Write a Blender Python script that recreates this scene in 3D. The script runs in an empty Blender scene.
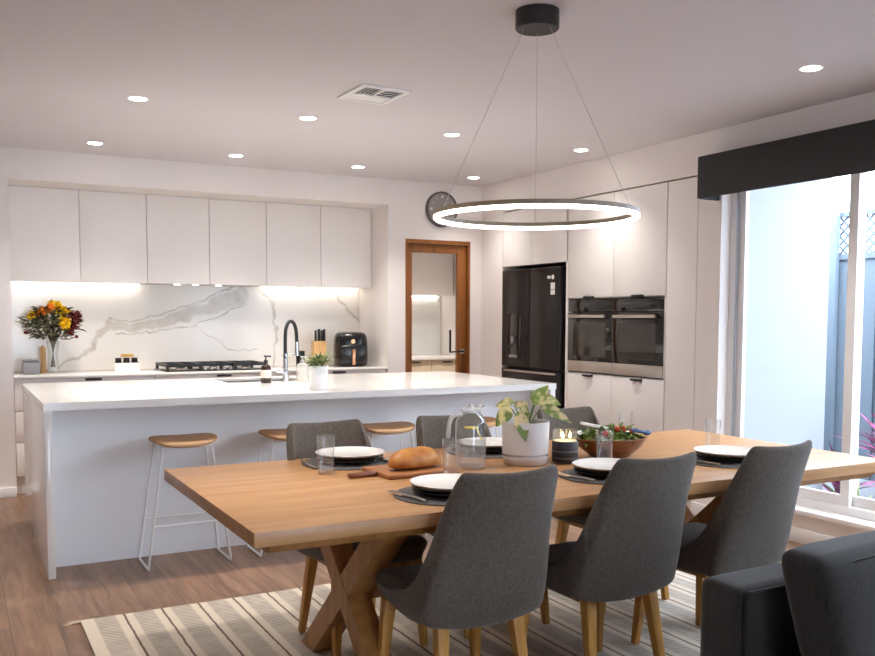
import bpy, bmesh, math, random
from mathutils import Vector, Matrix
R = math.radians
S = bpy.context.scene
COL = S.collection
random.seed(7)

# ------------------------------------------------------------------ mesh helper
class MB:
    def __init__(self): self.bm = bmesh.new()
    def box(self, x0, x1, y0, y1, z0, z1, bev=0.0, seg=2):
        r = bmesh.ops.create_cube(self.bm, size=1.0)
        vs = r['verts']
        for v in vs:
            v.co = Vector((x0+(v.co.x+.5)*(x1-x0), y0+(v.co.y+.5)*(y1-y0), z0+(v.co.z+.5)*(z1-z0)))
        if bev > 0:
            es = list({e for v in vs for e in v.link_edges})
            bmesh.ops.bevel(self.bm, geom=es, offset=bev, segments=seg, affect='EDGES', profile=.5)
        return self
    def beam(self, p0, p1, w0, d0, w1=None, d1=None, up=(0, 0, 1), bev=0.0):
        """rectangular bar from p0 to p1, width along the side axis, depth along the other"""
        w1 = w0 if w1 is None else w1; d1 = d0 if d1 is None else d1
        p0 = Vector(p0); p1 = Vector(p1); t = (p1-p0).normalized()
        u = Vector(up)
        if abs(u.dot(t)) > .99: u = Vector((0, 1, 0))
        s = t.cross(u).normalized(); n = s.cross(t).normalized()
        vs = []
        for p, w, d in ((p0, w0, d0), (p1, w1, d1)):
            for a, b in ((-1, -1), (1, -1), (1, 1), (-1, 1)):
                vs.append(self.bm.verts.new(p+s*(a*w/2)+n*(b*d/2)))
        fs = [self.bm.faces.new([vs[i] for i in f]) for f in ((3, 2, 1, 0), (4, 5, 6, 7), (0, 1, 5, 4), (1, 2, 6, 5), (2, 3, 7, 6), (3, 0, 4, 7))]
        if bev > 0:
            es = list({e for f in fs for e in f.edges})
            bmesh.ops.bevel(self.bm, geom=es, offset=bev, segments=2, affect='EDGES', profile=.5)
        return self
    def cyl(self, p0, p1, r0, r1=None, n=20, caps=True):
        r1 = r0 if r1 is None else r1
        p0 = Vector(p0); p1 = Vector(p1); t = (p1-p0).normalized()
        a = t.orthogonal().normalized(); b = t.cross(a)
        A = []; B = []
        for i in range(n):
            c, s = math.cos(2*math.pi*i/n), math.sin(2*math.pi*i/n)
            A.append(self.bm.verts.new(p0+(a*c+b*s)*r0)); B.append(self.bm.verts.new(p1+(a*c+b*s)*r1))
        for i in range(n):
            j = (i+1) % n
            self.bm.faces.new((A[i], A[j], B[j], B[i]))
        if caps:
            self.bm.faces.new(A[::-1]); self.bm.faces.new(B)
        return self
    def tube(self, pts, r, n=10, closed=False):
        pts = [Vector(p) for p in pts]; N = len(pts); rings = []; prev = None
        for i, p in enumerate(pts):
            if closed: t = pts[(i+1) % N]-pts[i-1]
            else: t = pts[min(i+1, N-1)]-pts[max(i-1, 0)]
            t.normalize()
            if prev is None: a = t.orthogonal().normalized()
            else:
                a = prev-t*prev.dot(t); a.normalize()
            prev = a; b = t.cross(a)
            rr = r[i] if isinstance(r, (list, tuple)) else r
            rings.append([self.bm.verts.new(p+(a*math.cos(2*math.pi*k/n)+b*math.sin(2*math.pi*k/n))*rr) for k in range(n)])
        for i in range(N if closed else N-1):
            A = rings[i]; B = rings[(i+1) % N]
            for k in range(n): self.bm.faces.new((A[k], A[(k+1) % n], B[(k+1) % n], B[k]))
        if not closed:
            self.bm.faces.new(rings[0][::-1]); self.bm.faces.new(rings[-1])
        return self
    def lathe(self, prof, c=(0, 0, 0), n=32, sx=1, sy=1):
        """prof: (r, z) list; r==0 closes to a point"""
        c = Vector(c); rings = []
        for r, z in prof:
            if r <= 1e-6: rings.append([self.bm.verts.new(c+Vector((0, 0, z)))])
            else: rings.append([self.bm.verts.new(c+Vector((r*sx*math.cos(2*math.pi*k/n), r*sy*math.sin(2*math.pi*k/n), z))) for k in range(n)])
        for A, B in zip(rings, rings[1:]):
            for k in range(n):
                j = (k+1) % n
                if len(A) == 1 and len(B) == 1: continue
                if len(A) == 1: self.bm.faces.new((A[0], B[j], B[k]))
                elif len(B) == 1: self.bm.faces.new((A[k], A[j], B[0]))
                else: self.bm.faces.new((A[k], A[j], B[j], B[k]))
        return self
    def ell(self, c, rx, ry, rz, rot=None, n=16, m=10):
        vs = bmesh.ops.create_uvsphere(self.bm, u_segments=n, v_segments=m, radius=1.0)['verts']
        M = Matrix.Diagonal((rx, ry, rz)); M = (rot.to_3x3() @ M) if rot else M
        for v in vs: v.co = M @ v.co + Vector(c)
        return self
    def grid(self, rows):
        V = [[self.bm.verts.new(Vector(p)) for p in row] for row in rows]
        for a, b in zip(V, V[1:]):
            for i in range(len(a)-1): self.bm.faces.new((a[i], a[i+1], b[i+1], b[i]))
        return self
    def poly_prism(self, pts, axis, a0, a1):
        """closed polygon extruded along an axis (0 x,1 y,2 z)"""
        def mk(p, a):
            q = list(p); q.insert(axis, a); return self.bm.verts.new(q)
        A = [mk(p, a0) for p in pts]; B = [mk(p, a1) for p in pts]
        self.bm.faces.new(A[::-1]); self.bm.faces.new(B)
        for i in range(len(A)):
            j = (i+1) % len(A); self.bm.faces.new((A[i], A[j], B[j], B[i]))
        return self
    def leaf(self, base, d, up, L, W, curl=.25, fold=.12, tip=1.0, rows=7):
        base = Vector(base); d = Vector(d).normalized(); up = Vector(up)
        s = d.cross(up)
        s = s.normalized() if s.length > 1e-4 else Vector((1, 0, 0))
        u = s.cross(d).normalized(); g = []
        for i in range(rows+1):
            t = i/rows
            w = W*.5*max(.03, math.sin(math.pi*min(1, t**.75))**.8*(1-.25*t))
            c = base+d*(L*t)-u*(curl*L*t*t)
            g.append([c-s*w+u*fold*w, c, c+s*w+u*fold*w])
        return self.grid(g)
    def build(self, name, m, parent=None, smooth=True, ang=38, recalc=True, loc=None):
        if recalc: bmesh.ops.recalc_face_normals(self.bm, faces=self.bm.faces[:])
        me = bpy.data.meshes.new(name); self.bm.to_mesh(me); self.bm.free()
        if smooth:
            for p in me.polygons: p.use_smooth = True
            me.set_sharp_from_angle(angle=R(ang))
        o = bpy.data.objects.new(name, me); COL.objects.link(o)
        me.materials.append(m)
        if parent: o.parent = parent
        if loc is not None: o.location = loc
        return o

def tag(o, label=None, cat=None, group=None, kind=None):
    if label: o['label'] = label
    if cat: o['category'] = cat
    if group: o['group'] = group
    if kind: o['kind'] = kind
    return o
def thing(name, label, cat, loc=(0, 0, 0), rz=0.0, group=None, kind=None):
    o = bpy.data.objects.new(name, None); COL.objects.link(o)
    o.empty_display_size = .1
    o.location = loc; o.rotation_euler = (0, 0, rz)
    return tag(o, label, cat, group, kind)
def copy_tree(o, parent=None):
    c = o.copy(); COL.objects.link(c)
    if parent: c.parent = parent
    for ch in [k for k in bpy.data.objects if k.parent == o]: copy_tree(ch, c)
    return c
def dup(root, label, loc, rz=None, group=None):
    kids = [k for k in bpy.data.objects if k.parent == root]
    c = root.copy(); COL.objects.link(c); c.location = loc
    if rz is not None: c.rotation_euler = (0, 0, rz)
    c['label'] = label
    if group: c['group'] = group
    for ch in kids: copy_tree(ch, c)
    return c

# ------------------------------------------------------------------ materials
def srgb(r, g, b):
    f = lambda c: (c/255/12.92) if c/255 <= .04045 else ((c/255+.055)/1.055)**2.4
    return (f(r), f(g), f(b), 1)
def newmat(name):
    m = bpy.data.materials.new(name); m.use_nodes = True
    nt = m.node_tree; return m, nt, nt.nodes['Principled BSDF']
def plain(name, col, rough=.5, metal=0, spec=.5, bump=0, bscale=200, var=0, vscale=6, coat=0):
    m, nt, b = newmat(name)
    b.inputs['Base Color'].default_value = col; b.inputs['Roughness'].default_value = rough
    b.inputs['Metallic'].default_value = metal; b.inputs['Specular IOR Level'].default_value = spec
    b.inputs['Coat Weight'].default_value = coat
    tc = nt.nodes.new('ShaderNodeTexCoord')
    if var:
        n = nt.nodes.new('ShaderNodeTexNoise'); n.inputs['Scale'].default_value = vscale; n.inputs['Detail'].default_value = 4
        nt.links.new(tc.outputs['Object'], n.inputs['Vector'])
        mx = nt.nodes.new('ShaderNodeMix'); mx.data_type = 'RGBA'
        mx.inputs[6].default_value = tuple(c*(1-var) for c in col[:3])+(1,); mx.inputs[7].default_value = tuple(min(1, c*(1+var)) for c in col[:3])+(1,)
        nt.links.new(n.outputs['Fac'], mx.inputs[0]); nt.links.new(mx.outputs[2], b.inputs['Base Color'])
    if bump:
        n = nt.nodes.new('ShaderNodeTexNoise'); n.inputs['Scale'].default_value = bscale
        nt.links.new(tc.outputs['Object'], n.inputs['Vector'])
        bp = nt.nodes.new('ShaderNodeBump'); bp.inputs['Strength'].default_value = bump; bp.inputs['Distance'].default_value = .002
        nt.links.new(n.outputs['Fac'], bp.inputs['Height']); nt.links.new(bp.outputs['Normal'], b.inputs['Normal'])
    return m
def emis(name, col, s):
    m = bpy.data.materials.new(name); m.use_nodes = True; nt = m.node_tree
    nt.nodes.remove(nt.nodes['Principled BSDF'])
    e = nt.nodes.new('ShaderNodeEmission'); e.inputs[0].default_value = col; e.inputs[1].default_value = s
    nt.links.new(e.outputs[0], nt.nodes['Material Output'].inputs[0]); return m
def glass(name, tint=(1, 1, 1, 1), ior=1.45, edge=.0, refl=1.0, frost=0):
    """thin clear glass: sees through, mirrors by Fresnel, edges tinted a little"""
    m = bpy.data.materials.new(name); m.use_nodes = True; nt = m.node_tree
    nt.nodes.remove(nt.nodes['Principled BSDF'])
    tr = nt.nodes.new('ShaderNodeBsdfTransparent'); gl = nt.nodes.new('ShaderNodeBsdfGlossy'); gl.inputs['Roughness'].default_value = .02
    f5 = nt.nodes.new('ShaderNodeLayerWeight'); f5.inputs['Blend'].default_value = .5
    pw = nt.nodes.new('ShaderNodeMath'); pw.operation = 'POWER'; pw.inputs[1].default_value = 4.0; nt.links.new(f5.outputs['Facing'], pw.inputs[0])
    fr = nt.nodes.new('ShaderNodeMath'); fr.operation = 'MULTIPLY_ADD'; fr.inputs[1].default_value = .6; fr.inputs[2].default_value = ((ior-1)/(ior+1))**2; nt.links.new(pw.outputs[0], fr.inputs[0])
    mx = nt.nodes.new('ShaderNodeMixShader')
    lw = nt.nodes.new('ShaderNodeLayerWeight'); lw.inputs['Blend'].default_value = .25
    cm = nt.nodes.new('ShaderNodeMix'); cm.data_type = 'RGBA'
    cm.inputs[6].default_value = tint; cm.inputs[7].default_value = tuple(c*(1-edge) for c in tint[:3])+(1,)
    nt.links.new(lw.outputs['Facing'], cm.inputs[0]); nt.links.new(cm.outputs[2], tr.inputs['Color'])
    mu = nt.nodes.new('ShaderNodeMath'); mu.operation = 'MULTIPLY'; mu.inputs[1].default_value = refl
    nt.links.new(fr.outputs[0], mu.inputs[0]); nt.links.new(mu.outputs[0], mx.inputs[0])
    nt.links.new(tr.outputs[0], mx.inputs[1]); nt.links.new(gl.outputs[0], mx.inputs[2])
    out = mx.outputs[0]
    if frost:
        df = nt.nodes.new('ShaderNodeBsdfDiffuse'); df.inputs[0].default_value = (.85, .85, .85, 1)
        m2 = nt.nodes.new('ShaderNodeMixShader'); m2.inputs[0].default_value = frost
        nt.links.new(out, m2.inputs[1]); nt.links.new(df.outputs[0], m2.inputs[2]); out = m2.outputs[0]
    nt.links.new(out, nt.nodes['Material Output'].inputs[0]); return m
def ramp(nt, stops, interp='LINEAR'):
    r = nt.nodes.new('ShaderNodeValToRGB'); r.color_ramp.interpolation = interp
    els = r.color_ramp.elements
    while len(els) < len(stops): els.new(.5)
    for e, (p, c) in zip(els, stops): e.position = p; e.color = c
    return r
def wood(name, c0, c1, c2, axis='X', scale=1.0, rough=.4, ring=9.0, coat=0):
    m, nt, b = newmat(name)
    tc = nt.nodes.new('ShaderNodeTexCoord'); mp = nt.nodes.new('ShaderNodeMapping')
    st = {'X': (1.2, 14, 14), 'Y': (14, 1.2, 14), 'Z': (14, 14, 1.2)}[axis]
    mp.inputs['Scale'].default_value = tuple(s*scale for s in st)
    nt.links.new(tc.outputs['Object'], mp.inputs['Vector'])
    n = nt.nodes.new('ShaderNodeTexNoise'); n.inputs['Scale'].default_value = 1.6; n.inputs['Detail'].default_value = 7; n.inputs['Roughness'].default_value = .62; n.inputs['Distortion'].default_value = .5
    nt.links.new(mp.outputs[0], n.inputs['Vector'])
    r = ramp(nt, [(.3, c0), (.5, c1), (.72, c2)]); nt.links.new(n.outputs['Fac'], r.inputs[0])
    nt.links.new(r.outputs[0], b.inputs['Base Color'])
    b.inputs['Roughness'].default_value = rough; b.inputs['Coat Weight'].default_value = coat
    bp = nt.nodes.new('ShaderNodeBump'); bp.inputs['Strength'].default_value = .12; bp.inputs['Distance'].default_value = .002
    nt.links.new(n.outputs['Fac'], bp.inputs['Height']); nt.links.new(bp.outputs['Normal'], b.inputs['Normal'])
    return m
def fabric(name, c0, c1, scale=420, rough=.95):
    m, nt, b = newmat(name)
    tc = nt.nodes.new('ShaderNodeTexCoord')
    n1 = nt.nodes.new('ShaderNodeTexNoise'); n1.inputs['Scale'].default_value = scale; n1.inputs['Detail'].default_value = 2
    mp = nt.nodes.new('ShaderNodeMapping'); mp.inputs['Scale'].default_value = (70, 70, 45)
    n2 = nt.nodes.new('ShaderNodeTexNoise'); n2.inputs['Scale'].default_value = 1.5; n2.inputs['Detail'].default_value = 5
    nt.links.new(tc.outputs['Object'], n1.inputs['Vector']); nt.links.new(tc.outputs['Object'], mp.inputs['Vector']); nt.links.new(mp.outputs[0], n2.inputs['Vector'])
    ad = nt.nodes.new('ShaderNodeMath'); ad.operation = 'ADD'; nt.links.new(n1.outputs['Fac'], ad.inputs[0]); nt.links.new(n2.outputs['Fac'], ad.inputs[1])
    r = ramp(nt, [(.35, c0), (.65, c1)])
    hf = nt.nodes.new('ShaderNodeMath'); hf.operation = 'MULTIPLY'; hf.inputs[1].default_value = .5; nt.links.new(ad.outputs[0], hf.inputs[0])
    nt.links.new(hf.outputs[0], r.inputs[0]); nt.links.new(r.outputs[0], b.inputs['Base Color'])
    b.inputs['Roughness'].default_value = rough; b.inputs['Specular IOR Level'].default_value = .2
    b.inputs['Sheen Weight'].default_value = .25; b.inputs['Sheen Roughness'].default_value = .5
    bp = nt.nodes.new('ShaderNodeBump'); bp.inputs['Strength'].default_value = .35; bp.inputs['Distance'].default_value = .002
    nt.links.new(n1.outputs['Fac'], bp.inputs['Height']); nt.links.new(bp.outputs['Normal'], b.inputs['Normal'])
    return m
def M_(nt, op, a, b=None, c=None):
    n = nt.nodes.new('ShaderNodeMath'); n.operation = op
    for i, v in enumerate((a, b, c)):
        if v is None: continue
        if isinstance(v, (int, float)): n.inputs[i].default_value = v
        else: nt.links.new(v, n.inputs[i])
    return n.outputs[0]

def floor_mat():
    m, nt, b = newmat('oak_floor_boards')
    tc = nt.nodes.new('ShaderNodeTexCoord'); mp = nt.nodes.new('ShaderNodeMapping')
    mp.inputs['Rotation'].default_value = (0, 0, R(90))
    nt.links.new(tc.outputs['Object'], mp.inputs['Vector'])
    br = nt.nodes.new('ShaderNodeTexBrick'); br.inputs['Scale'].default_value = 1.0
    br.inputs['Brick Width'].default_value = 1.8; br.inputs['Row Height'].default_value = .19; br.inputs['Mortar Size'].default_value = .0022
    br.inputs['Color1'].default_value = (0, 0, 0, 1); br.inputs['Color2'].default_value = (1, 1, 1, 1); br.inputs['Mortar'].default_value = (.5, .5, .5, 1)
    br.offset = .37; br.inputs['Bias'].default_value = 0
    nt.links.new(mp.outputs[0], br.inputs['Vector'])
    m2 = nt.nodes.new('ShaderNodeMapping'); m2.inputs['Scale'].default_value = (13, 1.3, 1)
    off = nt.nodes.new('ShaderNodeVectorMath'); off.operation = 'MULTIPLY_ADD'; off.inputs[1].default_value = (7, 7, 7)
    nt.links.new(br.outputs['Color'], off.inputs[0]); nt.links.new(tc.outputs['Object'], off.inputs[2]); nt.links.new(off.outputs[0], m2.inputs['Vector'])
    n = nt.nodes.new('ShaderNodeTexNoise'); n.inputs['Scale'].default_value = 1.5; n.inputs['Detail'].default_value = 6; n.inputs['Roughness'].default_value = .6; n.inputs['Distortion'].default_value = .8
    nt.links.new(m2.outputs[0], n.inputs['Vector'])
    r = ramp(nt, [(.28, srgb(92, 66, 47)), (.5, srgb(132, 98, 72)), (.75, srgb(163, 126, 95))]); nt.links.new(n.outputs['Fac'], r.inputs[0])
    hs = nt.nodes.new('ShaderNodeHueSaturation'); hs.inputs['Saturation'].default_value = .95
    v = M_(nt, 'MULTIPLY_ADD', br.outputs['Color'], .28, .82); nt.links.new(v, hs.inputs['Value']); nt.links.new(r.outputs[0], hs.inputs['Color'])
    dk = nt.nodes.new('ShaderNodeMix'); dk.data_type = 'RGBA'; dk.inputs[7].default_value = srgb(60, 42, 30)
    nt.links.new(M_(nt, 'MULTIPLY', br.outputs['Fac'], .7), dk.inputs[0]); nt.links.new(hs.outputs[0], dk.inputs[6])
    nt.links.new(dk.outputs[2], b.inputs['Base Color']); b.inputs['Roughness'].default_value = .34
    bp = nt.nodes.new('ShaderNodeBump'); bp.inputs['Strength'].default_value = .1; bp.inputs['Distance'].default_value = .003
    nt.links.new(n.outputs['Fac'], bp.inputs['Height']); nt.links.new(bp.outputs['Normal'], b.inputs['Normal'])
    return m

def marble_mat():
    m, nt, b = newmat('veined_marble_slab')
    tc = nt.nodes.new('ShaderNodeTexCoord')
    n = nt.nodes.new('ShaderNodeTexNoise'); n.inputs['Scale'].default_value = 5; n.inputs['Detail'].default_value = 6
    nt.links.new(tc.outputs['Object'], n.inputs['Vector'])
    w = nt.nodes.new('ShaderNodeVectorMath'); w.operation = 'MULTIPLY_ADD'; w.inputs[1].default_value = (.2, 0, .2)
    nt.links.new(n.outputs['Color'], w.inputs[0]); 
    sub = nt.nodes.new('ShaderNodeVectorMath'); sub.operation = 'SUBTRACT'; sub.inputs[1].default_value = (.1, 0, .1)
    nt.links.new(tc.outputs['Object'], sub.inputs[0]); nt.links.new(sub.outputs[0], w.inputs[2])
    fl = nt.nodes.new('ShaderNodeVectorMath'); fl.operation = 'MULTIPLY'; fl.inputs[1].default_value = (1, 0, 1); nt.links.new(w.outputs[0], fl.inputs[0])
    P = fl.outputs[0]
    def dist(segs):
        out = None
        for x0, z0, x1, z1, wd in segs:
            a = Vector((x0, 0, z0)); ba = Vector((x1, 0, z1))-a
            pa = nt.nodes.new('ShaderNodeVectorMath'); pa.operation = 'SUBTRACT'; pa.inputs[1].default_value = a; nt.links.new(P, pa.inputs[0])
            dt = nt.nodes.new('ShaderNodeVectorMath'); dt.operation = 'DOT_PRODUCT'; dt.inputs[1].default_value = ba/ba.length_squared; nt.links.new(pa.outputs[0], dt.inputs[0])
            h = M_(nt, 'MINIMUM', M_(nt, 'MAXIMUM', dt.outputs['Value'], 0.0), 1.0)
            sc = nt.nodes.new('ShaderNodeVectorMath'); sc.operation = 'SCALE'; sc.inputs[0].default_value = ba; nt.links.new(h, sc.inputs['Scale'])
            df = nt.nodes.new('ShaderNodeVectorMath'); df.operation = 'DISTANCE'; nt.links.new(pa.outputs[0], df.inputs[0]); nt.links.new(sc.outputs[0], df.inputs[1])
            d = M_(nt, 'DIVIDE', df.outputs['Value'], wd)
            out = d if out is None else M_(nt, 'MINIMUM', out, d)
        return out
    def chain(pts): return [(a[0], a[1], c[0], c[1], (a[2]+c[2])/2) for a, c in zip(pts, pts[1:])]
    main = chain([(.80, .93, .01), (.99, 1.08, .016), (1.12, 1.22, .03), (1.2, 1.29, .045), (1.6, 1.30, .05), (1.85, 1.38, .06), (2.1, 1.47, .07), (2.36, 1.56, .085)])
    thin = chain([(1.2, 1.34, .008), (1.53, 1.365, .008), (1.85, 1.45, .009), (2.1, 1.57, .009), (2.3, 1.64, .01)]) + chain([(1.25, 1.22, .007), (1.62, 1.24, .007), (1.95, 1.28, .007), (2.34, 1.47, .008)]) \
        + chain([(2.50, 1.66, .014), (2.62, 1.53, .018), (2.665, 1.34, .015), (2.64, .9, .010)]) + chain([(3.22, 1.65, .012), (3.37, 1.44, .018), (3.53, 1.29, .014)]) \
        + chain([(1.95, 1.28, .005), (2.2, 1.1, .005), (2.45, 1.05, .005)])
    dm = dist(main); dn = dist(thin)
    k1 = nt.nodes.new('ShaderNodeMapRange'); k1.interpolation_type = 'SMOOTHSTEP'; k1.inputs[1].default_value = .55; k1.inputs[2].default_value = 1.15; k1.inputs[3].default_value = 1; k1.inputs[4].default_value = 0
    nt.links.new(dm, k1.inputs[0])
    k2 = nt.nodes.new('ShaderNodeMapRange'); k2.interpolation_type = 'SMOOTHSTEP'; k2.inputs[1].default_value = .2; k2.inputs[2].default_value = 1.6; k2.inputs[3].default_value = 1; k2.inputs[4].default_value = 0
    nt.links.new(dn, k2.inputs[0])
    n3 = nt.nodes.new('ShaderNodeTexNoise'); n3.inputs['Scale'].default_value = 9; n3.inputs['Detail'].default_value = 5; nt.links.new(tc.outputs['Object'], n3.inputs['Vector'])
    f1 = M_(nt, 'MULTIPLY', k1.outputs[0], M_(nt, 'MULTIPLY_ADD', n3.outputs['Fac'], 1.2, .1))
    a = nt.nodes.new('ShaderNodeMix'); a.data_type = 'RGBA'; a.inputs[6].default_value = srgb(238, 234, 228); a.inputs[7].default_value = srgb(198, 189, 177); nt.links.new(f1, a.inputs[0])
    c = nt.nodes.new('ShaderNodeMix'); c.data_type = 'RGBA'; c.inputs[7].default_value = srgb(164, 156, 147); nt.links.new(M_(nt, 'MULTIPLY', k2.outputs[0], M_(nt, 'MULTIPLY_ADD', n3.outputs['Fac'], 1.6, -.3)), c.inputs[0]); nt.links.new(a.outputs[2], c.inputs[6])
    nt.links.new(c.outputs[2], b.inputs['Base Color']); b.inputs['Roughness'].default_value = .16
    return m

def rug_mat():
    m, nt, b = newmat('striped_woven_rug')
    tc = nt.nodes.new('ShaderNodeTexCoord'); sp = nt.nodes.new('ShaderNodeSeparateXYZ'); nt.links.new(tc.outputs['Object'], sp.inputs[0])
    wob = nt.nodes.new('ShaderNodeTexNoise'); wob.inputs['Scale'].default_value = 25; nt.links.new(tc.outputs['Object'], wob.inputs['Vector'])
    x = M_(nt, 'ADD', sp.outputs['X'], M_(nt, 'MULTIPLY', M_(nt, 'SUBTRACT', wob.outputs['Fac'], .5), .008))
    ph = M_(nt, 'FRACT', M_(nt, 'DIVIDE', M_(nt, 'SUBTRACT', x, .318), .1685))       # 0 at the dark line
    d = M_(nt, 'MINIMUM', ph, M_(nt, 'SUBTRACT', 1.0, ph))
    ln = nt.nodes.new('ShaderNodeMapRange'); ln.inputs[1].default_value = .018; ln.inputs[2].default_value = .04; ln.inputs[3].default_value = 1; ln.inputs[4].default_value = 0; nt.links.new(d, ln.inputs[0])
    bd = nt.nodes.new('ShaderNodeMapRange'); bd.inputs[1].default_value = .2; bd.inputs[2].default_value = .26; nt.links.new(d, bd.inputs[0])
    tick = M_(nt, 'SINE', M_(nt, 'ADD', M_(nt, 'MULTIPLY', sp.outputs['Y'], 300.0), M_(nt, 'MULTIPLY', ph, 9.0)))
    tk = nt.nodes.new('ShaderNodeMapRange'); tk.inputs[1].default_value = -.2; tk.inputs[2].default_value = .6; nt.links.new(tick, tk.inputs[0])
    n = nt.nodes.new('ShaderNodeTexNoise'); n.inputs['Scale'].default_value = 14; n.inputs['Detail'].default_value = 4
    nt.links.new(tc.outputs['Object'], n.inputs['Vector'])
    f = M_(nt, 'MULTIPLY', bd.outputs[0], M_(nt, 'MULTIPLY_ADD', tk.outputs[0], .55, M_(nt, 'MULTIPLY', n.outputs['Fac'], .6)))
    a = nt.nodes.new('ShaderNodeMix'); a.data_type = 'RGBA'; a.inputs[6].default_value = srgb(214, 202, 184); a.inputs[7].default_value = srgb(146, 138, 130); nt.links.new(f, a.inputs[0])
    c = nt.nodes.new('ShaderNodeMix'); c.data_type = 'RGBA'; c.inputs[7].default_value = srgb(112, 97, 86); nt.links.new(M_(nt, 'MULTIPLY', ln.outputs[0], M_(nt, 'GREATER_THAN', sp.outputs['X'], .55)), c.inputs[0]); nt.links.new(a.outputs[2], c.inputs[6])
    nt.links.new(c.outputs[2], b.inputs['Base Color']); b.inputs['Roughness'].default_value = .95; b.inputs['Specular IOR Level'].default_value = .1
    n5 = nt.nodes.new('ShaderNodeTexNoise'); n5.inputs['Scale'].default_value = 300; nt.links.new(tc.outputs['Object'], n5.inputs['Vector'])
    bp = nt.nodes.new('ShaderNodeBump'); bp.inputs['Strength'].default_value = .4; bp.inputs['Distance'].default_value = .004
    nt.links.new(n5.outputs['Fac'], bp.inputs['Height']); nt.links.new(bp.outputs['Normal'], b.inputs['Normal'])
    return m

def leaf_mat(name, ca, cb, scale=18, lo=.42, hi=.6):
    m, nt, b = newmat(name)
    tc = nt.nodes.new('ShaderNodeTexCoord'); n = nt.nodes.new('ShaderNodeTexNoise'); n.inputs['Scale'].default_value = scale; n.inputs['Detail'].default_value = 3
    nt.links.new(tc.outputs['Object'], n.inputs['Vector'])
    r = ramp(nt, [(lo, ca), (hi, cb)]); nt.links.new(n.outputs['Fac'], r.inputs[0]); nt.links.new(r.outputs[0], b.inputs['Base Color'])
    b.inputs['Roughness'].default_value = .45; return m

WALL = plain('warm_white_wall_paint', srgb(231, 225, 222), .7, bump=.05, bscale=90)
CEIL = plain('matt_ceiling_paint', srgb(212, 208, 212), .85, bump=.04, bscale=90)
CAB = plain('white_satin_laminate', srgb(237, 233, 230), .38, var=.015, vscale=2)
STONE = plain('white_polished_stone', srgb(233, 230, 226), .1, var=.03, vscale=5)
PANEL = plain('island_white_laminate', srgb(228, 229, 232), .5, var=.01, vscale=3)
MARBLE = marble_mat()
FLOOR = floor_mat()
RUG = rug_mat()
OAK = wood('oak_table_top', srgb(170, 122, 76), srgb(186, 138, 90), srgb(199, 153, 104), 'X', 1.0, .36)
OAKLEG = wood('oak_table_frame', srgb(140, 94, 48), srgb(166, 116, 64), srgb(184, 134, 80), 'Z', 1.0, .45)
CHLEG = wood('honey_oak_chair_leg', srgb(164, 116, 50), srgb(190, 138, 66), srgb(206, 158, 84), 'Z', 2.0, .45)
STOOLWOOD = wood('stool_seat_wood', srgb(150, 110, 72), srgb(176, 135, 94), srgb(196, 158, 118), 'X', 2.5, .65)
DOORWOOD = wood('stained_timber_door', srgb(112, 64, 24), srgb(140, 84, 34), srgb(160, 100, 46), 'Z', 1.0, .4)
BOARD = wood('acacia_board_wood', srgb(128, 76, 42), srgb(168, 110, 66), srgb(192, 136, 88), 'X', 3.0, .45)
BOWLW = wood('dark_wood_bowl', srgb(86, 46, 26), srgb(116, 66, 38), srgb(140, 84, 52), 'X', 3.0, .35)
LIGHTW = wood('pale_turned_wood', srgb(196, 150, 92), srgb(214, 170, 112), srgb(226, 188, 132), 'Z', 4, .45)
CHAIRF = fabric('charcoal_chair_weave', srgb(72, 65, 58), srgb(102, 93, 84))
SOFAF = fabric('black_grey_sofa_weave', srgb(36, 34, 33), srgb(52, 50, 48), 500)
SOFAP = fabric('sofa_piping_weave', srgb(24, 23, 23), srgb(36, 35, 34), 500)
MATF = fabric('dark_felt_placemat', srgb(72, 69, 69), srgb(98, 95, 95), 300)
BLACK = plain('matt_black_metal', srgb(24, 24, 26), .4, 0, .5)
PELM = plain('black_pelmet_board', srgb(15, 15, 20), .6, bump=.05, bscale=40)
BLKGL = plain('black_oven_glass', srgb(20, 19, 19), .06, 0, .6)
BLKPL = plain('black_gloss_plastic', srgb(18, 18, 19), .22)
FRIDGEM = plain('black_brushed_steel', srgb(46, 44, 44), .25, .65)
STEEL = plain('brushed_stainless_steel', srgb(196, 188, 180), .3, 1.0)
CHROME = plain('chrome', srgb(215, 217, 220), .08, 1.0)
SINKM = plain('sink_steel', srgb(170, 166, 162), .3, .9)
WHITEM = plain('white_powder_coat', srgb(236, 236, 236), .4)
WFRAME = plain('white_window_aluminium', srgb(226, 224, 224), .4)
GREYTR = plain('grey_slide_track', srgb(170, 176, 188), .4, .2)
GLASS = glass('clear_tableware_glass', (.985, .99, .99, 1), 1.45, .08, 1.2, .035)
WINGL = glass('window_pane_glass', (.96, .98, 1, 1), 1.3, 0, .7)
WATER = glass('water_in_jug', (.97, .98, .98, 1), 1.33, .08, .6, .1)
CER = plain('white_ceramic_glaze', srgb(238, 234, 228), .18)
CERB = plain('black_stoneware', srgb(30, 29, 31), .3)
POTC = plain('pale_grey_ceramic_pot', srgb(206, 202, 200), .45, var=.02)
POTW = plain('white_ceramic_pot', srgb(240, 240, 241), .3)
SOIL = plain('dark_soil', srgb(56, 42, 32), .95, bump=.6, bscale=120)
PLANT1 = leaf_mat('cream_variegated_leaf', srgb(108, 128, 58), srgb(214, 200, 140), 26, .40, .56)
PLANT2 = leaf_mat('pink_green_leaf', srgb(196, 176, 136), srgb(100, 118, 52), 24, .42, .54)
PLANT3 = leaf_mat('green_succulent_leaf', srgb(84, 104, 54), srgb(176, 182, 132), 40)
STEMM = plain('green_stem', srgb(104, 116, 70), .5)
EUCA = leaf_mat('grey_green_foliage', srgb(66, 70, 48), srgb(122, 124, 92), 30)
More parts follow.
